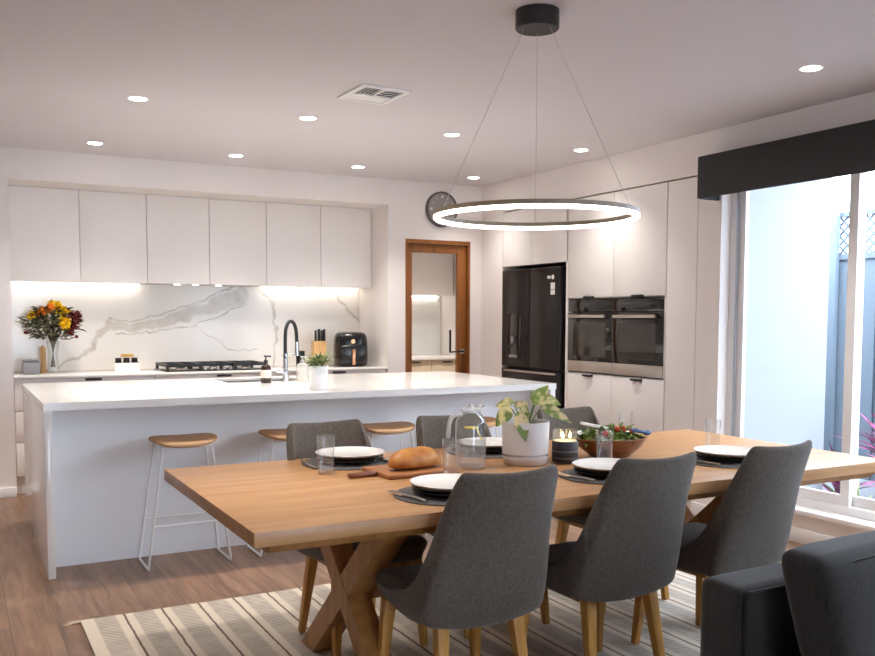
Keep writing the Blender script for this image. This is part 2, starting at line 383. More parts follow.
YEL = plain('yellow_petals', srgb(240, 200, 20), .6, var=.15, vscale=60)
ORA = plain('orange_petals', srgb(232, 136, 40), .6, var=.15, vscale=60)
REDF = plain('dark_red_petals', srgb(120, 38, 40), .6, var=.25, vscale=60)
BREAD = leaf_mat('golden_crust', srgb(168, 100, 38), srgb(212, 150, 76), 14, .35, .65)
SALG = leaf_mat('salad_leaf_green', srgb(58, 88, 34), srgb(160, 178, 88), 40)
TOM = plain('cherry_tomato_skin', srgb(196, 62, 44), .25)
LEMON = plain('lemon_slice', srgb(222, 200, 50), .5)
WAX = plain('candle_wax', srgb(240, 228, 200), .6)
CLABEL = plain('charcoal_candle_label', srgb(52, 52, 56), .5, var=.2, vscale=60)
BAND = plain('grey_label_band', srgb(118, 118, 124), .5)
LAMPW = emis('warm_white_lamp', (1, .93, .84, 1), 14)
RINGE = emis('pendant_diffuser_glow', (1, .94, .85, 1), 4.5)
LEDE = emis('under_cabinet_led', (1, .90, .77, 1), 6)
FLAME = emis('candle_flame', (1, .72, .32, 1), 12)
SPOTE = emis('rangehood_lamp', (1, .92, .8, 1), 5)
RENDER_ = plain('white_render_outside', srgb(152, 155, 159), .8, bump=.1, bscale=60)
FENCE = plain('blue_grey_fence_steel', srgb(104, 116, 126), .6, var=.06, vscale=3)
GRAVEL = plain('grey_gravel', srgb(120, 122, 126), .9, bump=.8, bscale=60, var=.35, vscale=50)
PURP = leaf_mat('magenta_cordyline_leaf', srgb(96, 30, 62), srgb(190, 84, 140), 10)
STRAP = leaf_mat('lime_strappy_leaf', srgb(136, 158, 72), srgb(214, 224, 150), 10)
AMBER = plain('brown_bottle', srgb(44, 28, 20), .15)
PAPER = plain('pale_label_paper', srgb(216, 200, 190), .7)
GREYB = plain('grey_concrete_jar', srgb(136, 136, 140), .7, var=.12, vscale=40)
ROSE = plain('rose_gold_trim', srgb(226, 172, 128), .25, .8)
CLOCKF = plain('clock_grey_face', srgb(138, 133, 132), .5)
CLOCKN = plain('clock_pale_numerals', srgb(206, 200, 190), .5)
CLOCKR = plain('clock_dark_rim', srgb(84, 80, 80), .4)
DARKIN = plain('dark_interior', srgb(26, 25, 25), .8)
BEIGE = plain('beige_pantry_laminate', srgb(206, 190, 164), .5)
GOLDLID = plain('mustard_lid', srgb(226, 186, 96), .5)
BLUE = plain('blue_patterned_handle', srgb(74, 96, 140), .35)
SCREWW = plain('white_sticker', srgb(226, 224, 222), .4)

# ------------------------------------------------------------------ room measurements (metres)
YW = 7.43       # face of the kitchen wall
YN = 8.10       # back of the cabinet niche
XR = 4.512      # face of the tall cabinets and the window wall
ZC = 2.618
NX0, NX1 = .403, 3.52
def struct(o, label, cat): return tag(o, label, cat, kind='structure')

struct(MB().box(-3, 4.72, -4.2, 7.43, -.1, 0).box(-3, 5.6, 7.43, 10.0, -.1, 0).box(4.72, 5.56, 4.37, 7.43, -.1, 0).build('floor', FLOOR, smooth=False), 'brown timber board floor under the island and rug', 'floor')
struct(MB().box(-3.15, 5.56, 4.37, 10.1, ZC, ZC+.15).box(-3.15, 4.72, -4.35, 4.37, ZC, ZC+.15).build('ceiling', CEIL, smooth=False), 'flat white plasterboard ceiling with recessed downlights', 'ceiling')
wb = MB().box(-3, NX0, YW, 8.22, 0, ZC).box(NX0, NX1, YW, 8.22, 2.388, ZC).box(NX1, 3.694, YW, 8.22, 0, ZC)
wb.box(3.694, 4.385, YW, YW+.13, 2.09, ZC).box(4.385, XR+.03, YW, YW+.13, 0, ZC).box(NX0, NX1, YN+.012, 8.22, 0, 2.388)
struct(wb.build('wall_back', WALL, smooth=False), 'white kitchen wall with a recess for the cabinets and a pantry doorway', 'wall')
struct(MB().box(-3.15, -3, -4.2, 8.22, 0, ZC).build('wall_left', WALL, smooth=False), 'plain white side wall', 'wall')
struct(MB().box(-3.15, .2, -4.35, -4.2, 0, ZC).box(1.8, 4.72, -4.35, -4.2, 0, ZC).box(.2, 1.8, -4.35, -4.2, 2.3, ZC).build('wall_front', WALL, smooth=False), 'plain white wall opposite the kitchen', 'wall')
WX1 = 4.70
WY0, WY1 = .25, 4.37       # window opening
WZ0, WZ1 = .20, 2.36
wr = MB()
wr.box(XR, 5.56, 4.37, 4.58, 0, ZC)                       # pier beside the window, returns outside as the house wall
wr.box(XR, WX1, WY0, WY1, 0, WZ0-.02).box(XR, WX1, WY0, WY1, WZ1, ZC)
wr.box(XR, WX1, -.3, WY0, 0, ZC).box(XR, WX1, -3.8, -.3, 2.36, ZC).box(XR, WX1, -4.2, -3.8, 0, ZC)
wr.box(5.42, 5.56, 4.58, 10.0, 0, ZC)
wr.box(XR, 5.42, 4.58, 7.43, 2.343, ZC)               # bulkhead over the tall cabinets
wr.box(XR, 4.64, 7.055, YW, 0, 2.343)                 # nib between the fridge and the corner
struct(wr.build('wall_right', WALL, smooth=False), 'white wall with the tall window and the bulkhead over the tall cabinets', 'wall')
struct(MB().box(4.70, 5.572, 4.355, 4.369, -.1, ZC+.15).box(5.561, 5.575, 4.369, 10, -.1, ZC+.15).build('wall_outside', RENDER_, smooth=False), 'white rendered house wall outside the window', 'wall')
struct(MB().box(4.725, 5.5, 2.9, 4.354, 2.66, 2.76).build('added_shade_eave', WHITEM, smooth=False), 'added unseen white eave shading the outside wall', 'eave')  # overhang added out of view to shade the outside wall
struct(MB().box(XR+.03, 5.42, YW, YW+.13, 0, ZC).box(3.6, 3.694, 8.22, 9.9, 0, ZC).box(3.6, 5.42, 9.9, 10.0, 0, ZC).build('wall_pantry', WALL, smooth=False), 'pale pantry wall seen through the glazed door', 'wall')
struct(MB().box(-3, NX0-.002, YW-.015, YW, 0, .075, .003).build('baseboard_back', WHITEM), 'white skirting board at the foot of the kitchen wall', 'skirting')
struct(MB().box(XR-.015, XR, WY0-.55, 4.58, 0, .09, .003).build('baseboard_right', WHITEM), 'white skirting board under the window', 'skirting')
struct(MB().box(XR-.03, 4.62, WY0, WY1, WZ0-.02, WZ0+.01, .006).build('trim_1', WHITEM), 'white window sill board', 'window sill')

# ---- windows
def window(name, label, y0, y1, z0, z1, mull, X=4.60, panes=True):
    w = thing(name, label, 'window', (X, (y0+y1)/2, z0), kind='structure')
    L = lambda y: y-(y0+y1)/2
    H = z1-z0
    MB().box(0, .09, L(y0), L(y0)+.055, 0, H).box(0, .09, L(y1)-.055, L(y1), 0, H).box(0, .09, L(y0)+.055, L(y1)-.055, 0, .06).box(0, .09, L(y0)+.055, L(y1)-.055, H-.06, H).build('window_frame', WFRAME, w, smooth=False)
    edges = [y1-.055]+[m for m in mull]+[y0+.055]
    for k, (a, b) in enumerate(zip(edges, edges[1:])):       # from a (far) to b (near)
        xo = .012 if k % 2 == 0 else .05
        s0 = L(b)-(.03 if k < len(edges)-2 else 0); s1 = L(a)+(.03 if k > 0 else 0)
        f = .06
        sash = MB().box(xo, xo+.032, s0, s0+f, .06, H-.06).box(xo, xo+.032, s1-f, s1, .06, H-.06).box(xo, xo+.032, s0+f, s1-f, .06, .12).box(xo, xo+.032, s0+f, s1-f, H-.12, H-.06).build('sash', WFRAME, w, smooth=False)
        MB().box(xo+.013, xo+.019, s0+f-.004, s1-f+.004, .116, H-.116).build('pane', WINGL, sash, smooth=False)
    MB().box(-.004, .0, L(y1)-.068, L(y1)-.052, .06, H-.06).build('slide_track', GREYTR, w, smooth=False)
    return w
window('window_1', 'tall white framed sliding window under the black pelmet', WY0, WY1, WZ0, WZ1, [3.45, 2.6, 1.4])
window('window_2', 'white framed glass sliding door further along the wall', -3.8, -.3, .0, WZ1, [-1.4, -2.6])

w3 = window('window_3', 'white framed glass doors opposite the kitchen', -.8, .8, 0, 2.3, [0])
w3.rotation_euler = (0, 0, R(-90)); w3.location = (1.0, -4.23, 0)
# ---- pelmet
pm = thing('window_pelmet', 'long black box pelmet fixed above the window', 'pelmet', (4.33, 3.0, 2.15))
MB().box(0, .02, -2.9, 1.412, 0, .27, .003).build('front_board', PELM, pm)
MB().box(.02, XR-4.33, 1.39, 1.41, -.003, .27, .002).build('end_board', PELM, pm)
MB().box(.02, XR-4.33, -2.9, 1.39, .25, .268).build('top_board', PELM, pm)
MB().cyl((.09, -2.88, .2), (.09, 1.385, .2), .03).build('blind_roll', SCREWW, pm)

# ------------------------------------------------------------------ pantry doorway
dr = thing('door_1', 'brown timber framed glass pantry door with lever handle', 'door', (4.04, YW+.03, 0), kind='structure')
# jamb
jb = MB()
for s in (-1, 1): jb.box(min(s*.346, s*.322), max(s*.346, s*.322), -.032, .1, 0, 2.09)
jb.box(-.322, .322, -.032, .1, 2.052, 2.09)
jb.build('door_jamb', DOORWOOD, dr, smooth=False)
lf = MB().box(-.318, -.262, 0, .04, .01, 2.048, .003).box(.225, .318, 0, .04, .01, 2.048, .003).box(-.262, .225, 0, .04, 1.972, 2.048, .003).box(-.262, .225, 0, .04, .01, .16, .003)
leafo = lf.build('door_leaf', DOORWOOD, dr)
MB().box(-.264, .227, .016, .022, .158, 1.974).build('pane', glass('pantry_door_glass', (.97, .98, .98, 1), 1.3, 0, .5), leafo, smooth=False)
hd = MB().cyl((.275, -.001, 1.045), (.275, -.012, 1.045), .026, n=24).cyl((.275, -.012, 1.045), (.275, -.05, 1.045), .01)
hd = hd.build('handle', STEEL, leafo); hd['label'] = 'round steel rose of the door handle'
hv = MB().tube([(.275, -.05, 1.045), (.2, -.05, 1.043), (.125, -.05, 1.04)], .008).beam((.118, -.05, 1.035), (.118, -.05, 1.25), .018, .012).build('lever', BLACK, hd)
hv['label'] = 'black lever crossing the glass'
# pantry fittings behind the glass
pc = thing('pantry_cabinet', 'beige pantry base cabinet seen through the glazed door', 'cabinet', (4.52, 9.6, 0))
MB().box(-.82, .88, -.27, .29, .1, .87).box(-.8, .86, -.22, .29, 0, .1).build('cabinet_body', BEIGE, pc, smooth=False)
for k in range(4):
    d_ = MB().box(-.82+k*.425+.003, -.82+(k+1)*.425-.003, -.29, -.27, .11, .865, .002).build('cabinet_door', BEIGE, pc)
    MB().box(-.82+k*.425+.15, -.82+k*.425+.27, -.31, -.29, .835, .85, .002).build('handle', BLACK, d_)
tag(MB().box(3.70, 5.41, 9.28, 9.89, .87, .91, .002).build('pantry_benchtop', STONE), 'white stone benchtop on the beige pantry cabinet', 'benchtop')
tag(MB().box(3.70, 5.41, 9.886, 9.899, .91, 1.64).build('pantry_splashback', plain('pale_pantry_marble', srgb(226, 228, 228), .2, var=.06, vscale=3), smooth=False), 'pale marble splashback inside the pantry', 'splashback')
pu = thing('pantry_wall_cabinet', 'grey overhead cabinet inside the pantry', 'cabinet', (4.56, 9.72, 1.64))
MB().box(-.6, .84, -.15, .17, 0, .5).build('cabinet_body', CAB, pu, smooth=False)
for k in range(2): MB().box(-.6+k*.72+.002, -.6+(k+1)*.72-.002, -.17, -.15, 0, .5, .002).build('cabinet_door', CAB, pu)

# ------------------------------------------------------------------ kitchen bench in the niche
xs = [NX0+.004, 1.44, 2.478, NX1-.004]
uname = ['white drawer unit below the flower vase', 'white drawer unit below the gas cooktop', 'white drawer unit below the air fryer']
for k in range(3):
    a, b = xs[k], xs[k+1]; w = b-a; g = 'drawer units under the kitchen bench'
    t = thing('drawer_cabinet', uname[k], 'cabinet', ((a+b)/2, 7.78, 0), group=g)
    MB().box(-w/2, w/2, -.29, .315, .14, .893).box(-w/2, w/2, -.24, .3, 0, .14).build('cabinet_body', CAB, t, smooth=False)
    for z0, z1 in ((.145, .40), (.405, .64), (.645, .878)):
        d_ = MB().box(-w/2+.003, w/2-.003, -.31, -.29, z0, z1, .002).build('drawer', CAB, t)
        h_ = MB().box(-.06+.05, .06+.05, -.328, -.31, z1-.012, z1+.006, .002).build('handle', BLACK, d_)
        h_['label'] = 'black finger pull'
tag(MB().box(NX0+.002, NX1-.002, 7.445, YN, .893, .91, .002).build('kitchen_benchtop', STONE), 'white stone benchtop along the marble splashback', 'benchtop')
tag(MB().box(NX0+.001, NX1-.001, YN, YN+.011, .9105, 1.652).build('splashback', MARBLE, smooth=False), 'white marble splashback with a broad grey vein', 'splashback')

# upper cabinets
def upper(name, label, cuts, hood=False):
    a, b = cuts[0], cuts[-1]; c = (a+b)/2
    t = thing(name, label, 'range hood' if hood else 'cabinet', (c, 7.95, 1.652))
    MB().box(a-c+.001, b-c-.001, -.13, .15, .0, .735).build('cabinet_body', CAB, t, smooth=False)
    for p, q in zip(cuts, cuts[1:]): MB().box(p-c+.0025, q-c-.0025, -.15, -.13, -.004, .733, .0015).build('cabinet_door', CAB, t)
    if hood:
        MB().box(a-c+.03, b-c-.03, -.12, .13, -.006, 0).build('hood_filter', STEEL, t, smooth=False)
        for px in (-.26, -.10, .10):
            MB().cyl((px, -.08, -.006), (px, -.08, -.012), .025, n=16).build('hood_lamp', SPOTE, t)
    return t
upper('wall_cabinet', 'white handleless wall cabinet above the flower vase', [NX0+.004, .935, 1.462])
upper('range_hood_cabinet', 'white cabinet with built-in range hood above the cooktop', [1.462, 1.985, 2.495], True)
upper('wall_cabinet', 'white handleless wall cabinet above the air fryer', [2.495, 3.01, NX1-.004])
for (a, b, lab) in ((NX0+.03, 1.44, 'glowing strip light under the cabinet above the flowers'), (2.52, NX1-.03, 'glowing strip light under the cabinet above the air fryer')):
    t = thing('led_strip_light', lab, 'light', ((a+b)/2, 8.045, 1.652), group='strip lights under the wall cabinets')
    w = (b-a)/2
    MB().box(-w, w, -.012, .012, -.008, 0).build('channel', STEEL, t, smooth=False)
    MB().box(-w+.005, w-.005, -.010, .010, -.014, -.008).build('diffuser', LEDE, t, smooth=False)

t = thing('led_strip_light', 'glowing strip light under the grey cabinet inside the pantry', 'light', (4.56, 9.86, 1.64), group='strip lights under the wall cabinets')
MB().box(-.55, .8, -.012, .012, -.008, 0).build('channel', STEEL, t, smooth=False)
MB().box(-.545, .795, -.010, .010, -.014, -.008).build('diffuser', LEDE, t, smooth=False)
# ------------------------------------------------------------------ tall cabinets, fridge, ovens
ov0, ovm, ov1 = 4.885, 5.468, 6.05
fr0, fr1 = 6.072, 7.052
t = thing('tall_filler_cabinet', 'narrow tall white cabinet panel between the ovens and the window', 'cabinet', (4.8, 4.7325, 0))
MB().box(XR+.02-4.8, .6, 4.585-4.7325, 4.878-4.7325, 0, 2.335).build('cabinet_body', CAB, t, smooth=False)
MB().box(XR-4.8, XR+.018-4.8, 4.587-4.7325, 4.876-4.7325, .1, 2.332, .0015).build('cabinet_door', CAB, t)
t = thing('oven_tower_cabinet', 'white tall cabinet housing the two ovens', 'cabinet', (4.8, ovm, 0))
bd = MB().box(XR+.02-4.8, .6, ov0-ovm, ov1-ovm, 1.525, 2.335).box(XR+.02-4.8, .6, ov0-ovm, ov1-ovm, .1, .92).box(XR+.06-4.8, .6, ov0-ovm, ov1-ovm, 0, .1)
bd.box(.56, .6, ov0-ovm, ov1-ovm, .92, 1.525)
bd.box(XR+.002-4.8, .56, ov1-ovm-.016, ov1-ovm, .92, 1.525).box(XR+.002-4.8, .56, ov0-ovm, ov0-ovm+.012, .92, 1.525)
bd.build('cabinet_body', CAB, t, smooth=False)
for a, b in ((ov0, ovm), (ovm, ov1)):
    a -= ovm; b -= ovm
    d_ = MB().box(XR-4.8, XR+.018-4.8, a+.002, b-.002, 1.532, 2.332, .0015).build('cabinet_door', CAB, t)
    MB().box(XR-.02-4.8, XR-4.8, (a+b)/2-.06, (a+b)/2+.06, 1.524, 1.54, .003).build('handle', BLACK, d_)
    for z0, z1 in ((.105, .5), (.505, .915)):
        d_ = MB().box(XR-4.8, XR+.018-4.8, a+.002, b-.002, z0, z1, .0015).build('drawer', CAB, t)
        MB().box(XR-.02-4.8, XR-4.8, (a+b)/2-.06, (a+b)/2+.06, z1-.02, z1-.004, .003).build('handle', BLACK, d_)
def oven(label, a, b):
    c = (a+b)/2; w = (b-a)/2
    t = thing('wall_oven', label, 'oven', (XR, c, .925), group='pair of built-in ovens')
    MB().box(.02, .54, -w+.012, w-.012, .005, .585).build('oven_body', DARKIN, t, smooth=False)
    MB().box(-.004, .02, -w, w, .492, .594, .002).build('control_panel', BLKGL, t)
    d_ = MB().box(-.006, .02, -w, w, .095, .487, .002).build('oven_door', BLKGL, t)
    MB().box(-.0072, -.006, -w+.075, w-.075, .13, .405).build('door_window', plain('smoked_oven_window', srgb(58, 52, 48), .04), d_, smooth=False)
    MB().box(-.05, -.034, -w+.05, w-.05, .442, .467, .004).box(-.036, -.005, -w+.07, -w+.09, .447, .462).box(-.036, -.005, w-.09, w-.07, .447, .462).build('handle', STEEL, d_)
    MB().box(-.006, .02, -w, w, .005, .092, .002).build('lower_trim', STEEL, t)
    return t
oven('black glass wall oven beside the fridge', ovm+.001, ov1-.018)
oven('black glass wall oven beside the narrow tall panel', ov0+.014, ovm-.001)

t = thing('fridge_overhead_cabinet', 'white cabinet above the fridge', 'cabinet', (4.8, (fr0+fr1)/2, 1.835))
MB().box(XR+.02-4.8, .6, -.489, .489, 0, .5).build('cabinet_body', CAB, t, smooth=False)
for s in (-1, 1): MB().box(XR-4.8, XR+.018-4.8, min(s*.001, s*.487), max(s*.001, s*.487), .0, .497, .0015).build('cabinet_door', CAB, t)
tag(MB().box(XR-.001, 5.38, 6.052, 6.07, 0, 1.834).build('fridge_end_panel', CAB, smooth=False), 'slim white upright panel between the fridge and the ovens', 'cabinet panel')
fg = thing('refrigerator', 'tall black steel refrigerator with a water dispenser', 'refrigerator', (4.55, 6.573, 0))
MB().box(0, .72, -.455, .455, .03, 1.80, .006).build('fridge_body', BLKPL, fg)
fd = MB().box(-.06, -.004, -.455, -.002, .92, 1.80, .012, 3).build('fridge_door', FRIDGEM, fg)
MB().box(-.0615, -.06, -.31, -.265, 1.70, 1.725).cyl((-.06, -.345, 1.712), (-.0616, -.345, 1.712), .02, n=20).box(-.0615, -.06, -.375, -.315, 1.61, 1.665).box(-.0615, -.06, -.375, -.315, 1.565, 1.605).build('door_sticker', SCREWW, fd)
fd2 = MB().box(-.06, -.004, .002, .455, .92, 1.80, .012, 3).build('fridge_door', FRIDGEM, fg)
dp = MB().box(-.064, -.06, .13, .35, 1.0, 1.40, .003).build('water_dispenser', BLKGL, fd2)
MB().box(-.08, -.064, .18, .3, 1.005, 1.03, .003).build('drip_tray', GREYB, dp)
MB().cyl((-.07, .25, 1.2), (-.07, .25, 1.14), .018).build('spout', GREYB, dp)
for z0, z1 in ((.475, .908), (.05, .465)):
    f_ = MB().box(-.06, -.004, -.455, .455, z0, z1, .012, 3).build('freezer_drawer', FRIDGEM, fg)
    MB().box(-.075, -.058, -.40, .40, z1-.03, z1-.012, .004).build('handle', STEEL, f_)
for y in (-.4, .4): MB().cyl((.05, y, 0), (.05, y, .031), .02).cyl((.65, y, 0), (.65, y, .031), .02).build('foot', BLKPL, fg)

# ------------------------------------------------------------------ wall clock
ck = thing('wall_clock', 'round grey wall clock above the pantry door', 'clock', (4.065, YW, 2.375))
pr = [(0, 0), (.165, 0), (.165, .03), (.15, .034), (.148, .026)]
cm = MB().lathe(pr, n=40)
for v in cm.bm.verts: v.co = Vector((v.co.x, -v.co.z, v.co.y))
cm.build('clock_case', CLOCKR, ck)
MB().cyl((0, -.024, 0), (0, -.027, 0), .149, n=40).build('clock_face', CLOCKF, ck)
tk = MB()
for h in range(12):
    a = h*math.pi/6; r0, r1 = .105, .13
    tk.beam((math.sin(a)*r0, -.0285, math.cos(a)*r0), (math.sin(a)*r1, -.0285, math.cos(a)*r1), .003 if h % 3 else .022, .014 if h % 3 else .003, up=(0, 1, 0))
tk.build('numerals', CLOCKN, ck)
MB().beam((0, -.0305, 0), (.075*math.sin(1.0), -.0305, .075*math.cos(1.0)), .003, .008, up=(0, 1, 0)).build('hour_hand', CLOCKN, ck)
MB().beam((-.02, -.0325, 0), (.11*math.sin(.75), -.0325, .11*math.cos(.75)), .003, .006, up=(0, 1, 0)).build('minute_hand', CLOCKN, ck)

# ------------------------------------------------------------------ ceiling fittings
dl = []
rows = [(.953, 6.954, 'first from the left in the downlight row nearest the kitchen wall'), (1.984, 6.946, 'second from the left in the downlight row nearest the kitchen wall'),
        (3.02, 6.96, 'third from the left in the downlight row nearest the kitchen wall'), (4.15, 6.98, 'near the corner beside the wall clock'),
        (.983, 5.432, 'over the left end of the island'), (2.015, 5.432, 'beside the ceiling vent over the island'), (3.056, 5.431, 'over the right end of the island'),
        (4.174, 5.453, 'in front of the tall oven cabinets'), (3.825, 3.132, 'in front of the black pelmet')]
for k, (x, y, lab) in enumerate(rows):
    t = thing('downlight', 'round recessed ceiling downlight '+lab, 'downlight', (x, y, ZC), group='recessed ceiling downlights')
    MB().lathe([(.046, -.001), (.058, -.005), (.06, 0), (.046, 0)], n=32).build('trim_ring', WHITEM, t)
    MB().cyl((0, 0, -.001), (0, 0, -.004), .046, n=28).build('lamp', LAMPW, t)
    L = bpy.data.lights.new('downlight_beam', 'SPOT'); L.energy = 76 if k not in (3, 7) else 34; L.color = (1, .94, .88); L.spot_size = R(108); L.spot_blend = 1.0; L.shadow_soft_size = .1
    o = bpy.data.objects.new('downlight_beam', L); COL.objects.link(o); o.parent = t; o.location = (0, 0, -.012)

rt_ = [o for o in bpy.data.objects if o.name == 'downlight'][0]
dup(rt_, 'added unseen ceiling downlight inside the pantry, nearest the door', (4.25, 8.45, ZC))  # unseen lamp added to brighten the pantry
dup(rt_, 'added unseen ceiling downlight inside the pantry, beside the outer wall', (4.95, 8.6, ZC))  # second unseen pantry lamp, added for more light
dup(rt_, 'added unseen ceiling downlight above the bare end of the dining table', (.98, 3.13, ZC))  # lamp added out of view to light the table and floor
dup(rt_, 'added unseen ceiling downlight left of the island', (-.35, 5.43, ZC))  # lamp added out of view to brighten the floor here
vt = thing('ceiling_vent', 'square white ceiling air vent with dark louvres', 'air vent', (2.122, 4.672, ZC), R(2))
MB().box(-.15, .15, -.17, -.14, -.012, 0, .003).box(-.15, .15, .14, .17, -.012, 0, .003).box(-.15, -.12, -.14, .14, -.012, 0, .003).box(.12, .15, -.14, .14, -.012, 0, .003).box(-.008, .008, -.14, .02, -.011, 0).box(-.12, .12, .012, .028, -.011, 0).build('vent_frame', WHITEM, vt)
MB().box(-.12, .12, -.14, .14, -.003, 0).build('vent_backing', DARKIN, vt, smooth=False)
sl = MB()
for k in range(5):
    x = -.108+k*.022
    sl.beam((x, -.135, -.006), (x, .01, -.006), .0035, .005)
for k in range(3):
    y = -.11+k*.04
    sl.beam((.01, y, -.006), (.118, y, -.006), .003, .005)
sl.build('louvre_blades', WHITEM, vt)
pl = MB().box(-.118, .118, .03, .138, -.009, -.003)
pl.build('vent_plate', WHITEM, vt)

# pendant
PX, PY = 2.148, 3.108
pn = thing('ring_pendant_light', 'large glowing ring pendant light hanging over the dining table', 'pendant light', (PX, PY, ZC))
MB().lathe([(0, -.075), (.085, -.075), (.09, -.07), (.09, 0), (0, 0)], n=40).build('ceiling_canopy', BLACK, pn)
ZR = 1.785-ZC; RR = .425
cab = MB()
vx = Vector((-PX, -PY)).normalized()          # towards the viewer's side
base = math.atan2(-vx.y, -vx.x)
for k in range(3):
    a = base+k*2*math.pi/3
    cb = MB().cyl((.06*math.cos(a), .06*math.sin(a), -.074), (RR*.985*math.cos(a), RR*.985*math.sin(a), ZR+.018), .0012, n=6)
    cb.build('suspension_cable', plain('grey_cable', srgb(196, 192, 190), .5) if k == 0 else bpy.data.materials['grey_cable'], pn)
def ringprof(prof, n=96):
    b = MB(); rings = []
    for k in range(n):
        a = 2*math.pi*k/n
        rings.append([b.bm.verts.new((r*math.cos(a), r*math.sin(a), z)) for r, z in prof])
    m = len(prof)
    for k in range(n):
        A, B_ = rings[k], rings[(k+1) % n]
        for i in range(m): b.bm.faces.new((A[i], A[(i+1) % m], B_[(i+1) % m], B_[i]))
    return b
ringprof([(RR-.022, ZR), (RR, ZR), (RR, ZR+.018), (RR-.022, ZR+.018)]).build('ring_housing', plain('bronze_grey_ring', srgb(140, 126, 106), .45), pn)
ringprof([(RR-.021, ZR), (RR-.021, ZR-.010), (RR-.015, ZR-.015), (RR-.007, ZR-.015), (RR-.001, ZR-.010), (RR-.001, ZR)]).build('ring_diffuser', RINGE, pn)

# ------------------------------------------------------------------ island
IX0, IX1, IY0, IY1 = .402, 3.622, 4.972, 6.53
isl = thing('kitchen_island', 'long white kitchen island with waterfall stone end', 'kitchen island', ((IX0+IX1)/2, 5.76, 0))
cx, cy = (IX0+IX1)/2, 5.76
SX0, SX1, SY0, SY1 = 1.64, 2.20, 6.0, 6.40
tp = MB()
tp.box(IX0-cx, SX0-cx, IY0-cy, IY1-cy, .88, .92).box(SX1-cx, IX1-cx, IY0-cy, IY1-cy, .88, .92).box(SX0-cx, SX1-cx, IY0-cy, SY0-cy, .88, .92).box(SX0-cx, SX1-cx, SY1-cy, IY1-cy, .88, .92)
bmesh.ops.remove_doubles(tp.bm, verts=tp.bm.verts[:], dist=1e-5)
tp.build('stone_top', STONE, isl, smooth=False)
for a, b in ((IX0+.004, IX0+.042), (IX1-.042, IX1-.004)): MB().box(a-cx, b-cx, IY0+.004-cy, IY1-.004-cy, 0, .88, .001).build('waterfall_end', STONE, isl)
MB().box(IX0+.042-cx, IX1-.042-cx, 5.212-cy, 5.23-cy, .0, .88).build('front_panel', PANEL, isl, smooth=False)
MB().box(IX0+.042-cx, IX1-.042-cx, 5.24-cy, 5.9-cy, .1, .88).box(IX0+.042-cx, SX0-.03-cx, 5.9-cy, 6.5-cy, .1, .88).box(SX1+.03-cx, IX1-.042-cx, 5.9-cy, 6.5-cy, .1, .88).box(SX0-.03-cx, SX1+.03-cx, 5.9-cy, 6.5-cy, .1, .62).build('cabinet_body', PANEL, isl, smooth=False)
# sink
sk = thing('kitchen_sink', 'steel undermount sink set in the island top', 'sink', ((SX0+SX1)/2, (SY0+SY1)/2, .68))
w, d = (SX1-SX0)/2, (SY1-SY0)/2
MB().box(-w, w, -d, d, 0, .012).box(-w, -w+.008, -d, d, .012, .225).box(w-.008, w, -d, d, .012, .225).box(-w+.008, w-.008, -d, -d+.008, .012, .225).box(-w+.008, w-.008, d-.008, d, .012, .225).build('basin', SINKM, sk, smooth=False)
MB().cyl((0, 0, .012), (0, 0, .016), .045).build('drain', CHROME, sk)
# tap
tpz = thing('kitchen_tap', 'black and chrome gooseneck kitchen tap on the island', 'tap', (2.03, 5.95, .92))
MB().cyl((0, 0, 0), (0, 0, .05), .024).cyl((0, 0, .05), (0, 0, .16), .017).build('tap_body', CHROME, tpz)
MB().cyl((0, -.012, .06), (-.075, -.02, .075), .009).build('tap_lever', CHROME, tpz)
pts = [(0, 0, .10), (0, 0, .2), (0, 0, .31), (.008, .01, .37), (.03, .02, .41), (.055, .03, .42), (.08, .035, .4), (.095, .04, .35), (.1, .045, .27)]
def smooth_pts(P, it=3):
    P = [Vector(p) for p in P]
    for _ in range(it):
        Q = [P[0]]
        for a, b in zip(P, P[1:]): Q += [a*.75+b*.25, a*.25+b*.75]
        Q.append(P[-1]); P = Q
    return P
MB().tube(smooth_pts(pts, 2), .0125, 12).build('hose', BLACK, tpz)
MB().cyl((.1, .045, .275), (.1, .045, .175), .014, .017).build('spray_head', CHROME, tpz)
MB().cyl((0, 0, .18), (.1, .045, .19), .005).cyl((0, 0, .17), (0, 0, .195), .019).build('holder_arm', CHROME, tpz)
# soap
sp = thing('soap_bottle', 'dark brown pump soap bottle on the island', 'bottle', (1.868, 5.88, .92))
MB().lathe([(0, 0), (.033, 0), (.036, .005), (.036, .095), (.03, .115), (.013, .128), (.013, .138), (0, .138)]).build('bottle_body', AMBER, sp)
MB().lathe([(.0364, .035), (.0367, .036), (.0367, .088), (.0364, .089)]).build('bottle_label', PAPER, sp)
MB().cyl((0, 0, .138), (0, 0, .155), .014).cyl((0, 0, .155), (0, 0, .18), .005).beam((-.012, 0, .182), (.035, 0, .18), .012, .01).build('pump', BLACK, sp)
s2 = thing('glass_bottle', 'clear pump bottle of pale soap between the tap and the white pot', 'bottle', (2.135, 5.90, .92))
MB().lathe([(0, 0), (.04, 0), (.042, .006), (.042, .1), (.035, .12), (.014, .13), (.014, .14), (0, .14)]).build('bottle_body', glass('pale_soap_in_glass', (.96, .95, .88, 1), 1.45, .2, 1.2, .3), s2)
MB().cyl((0, 0, .14), (0, 0, .152), .015).cyl((0, 0, .152), (0, 0, .17), .005).beam((-.012, 0, .172), (.03, 0, .17), .012, .008).build('pump', STEEL, s2)
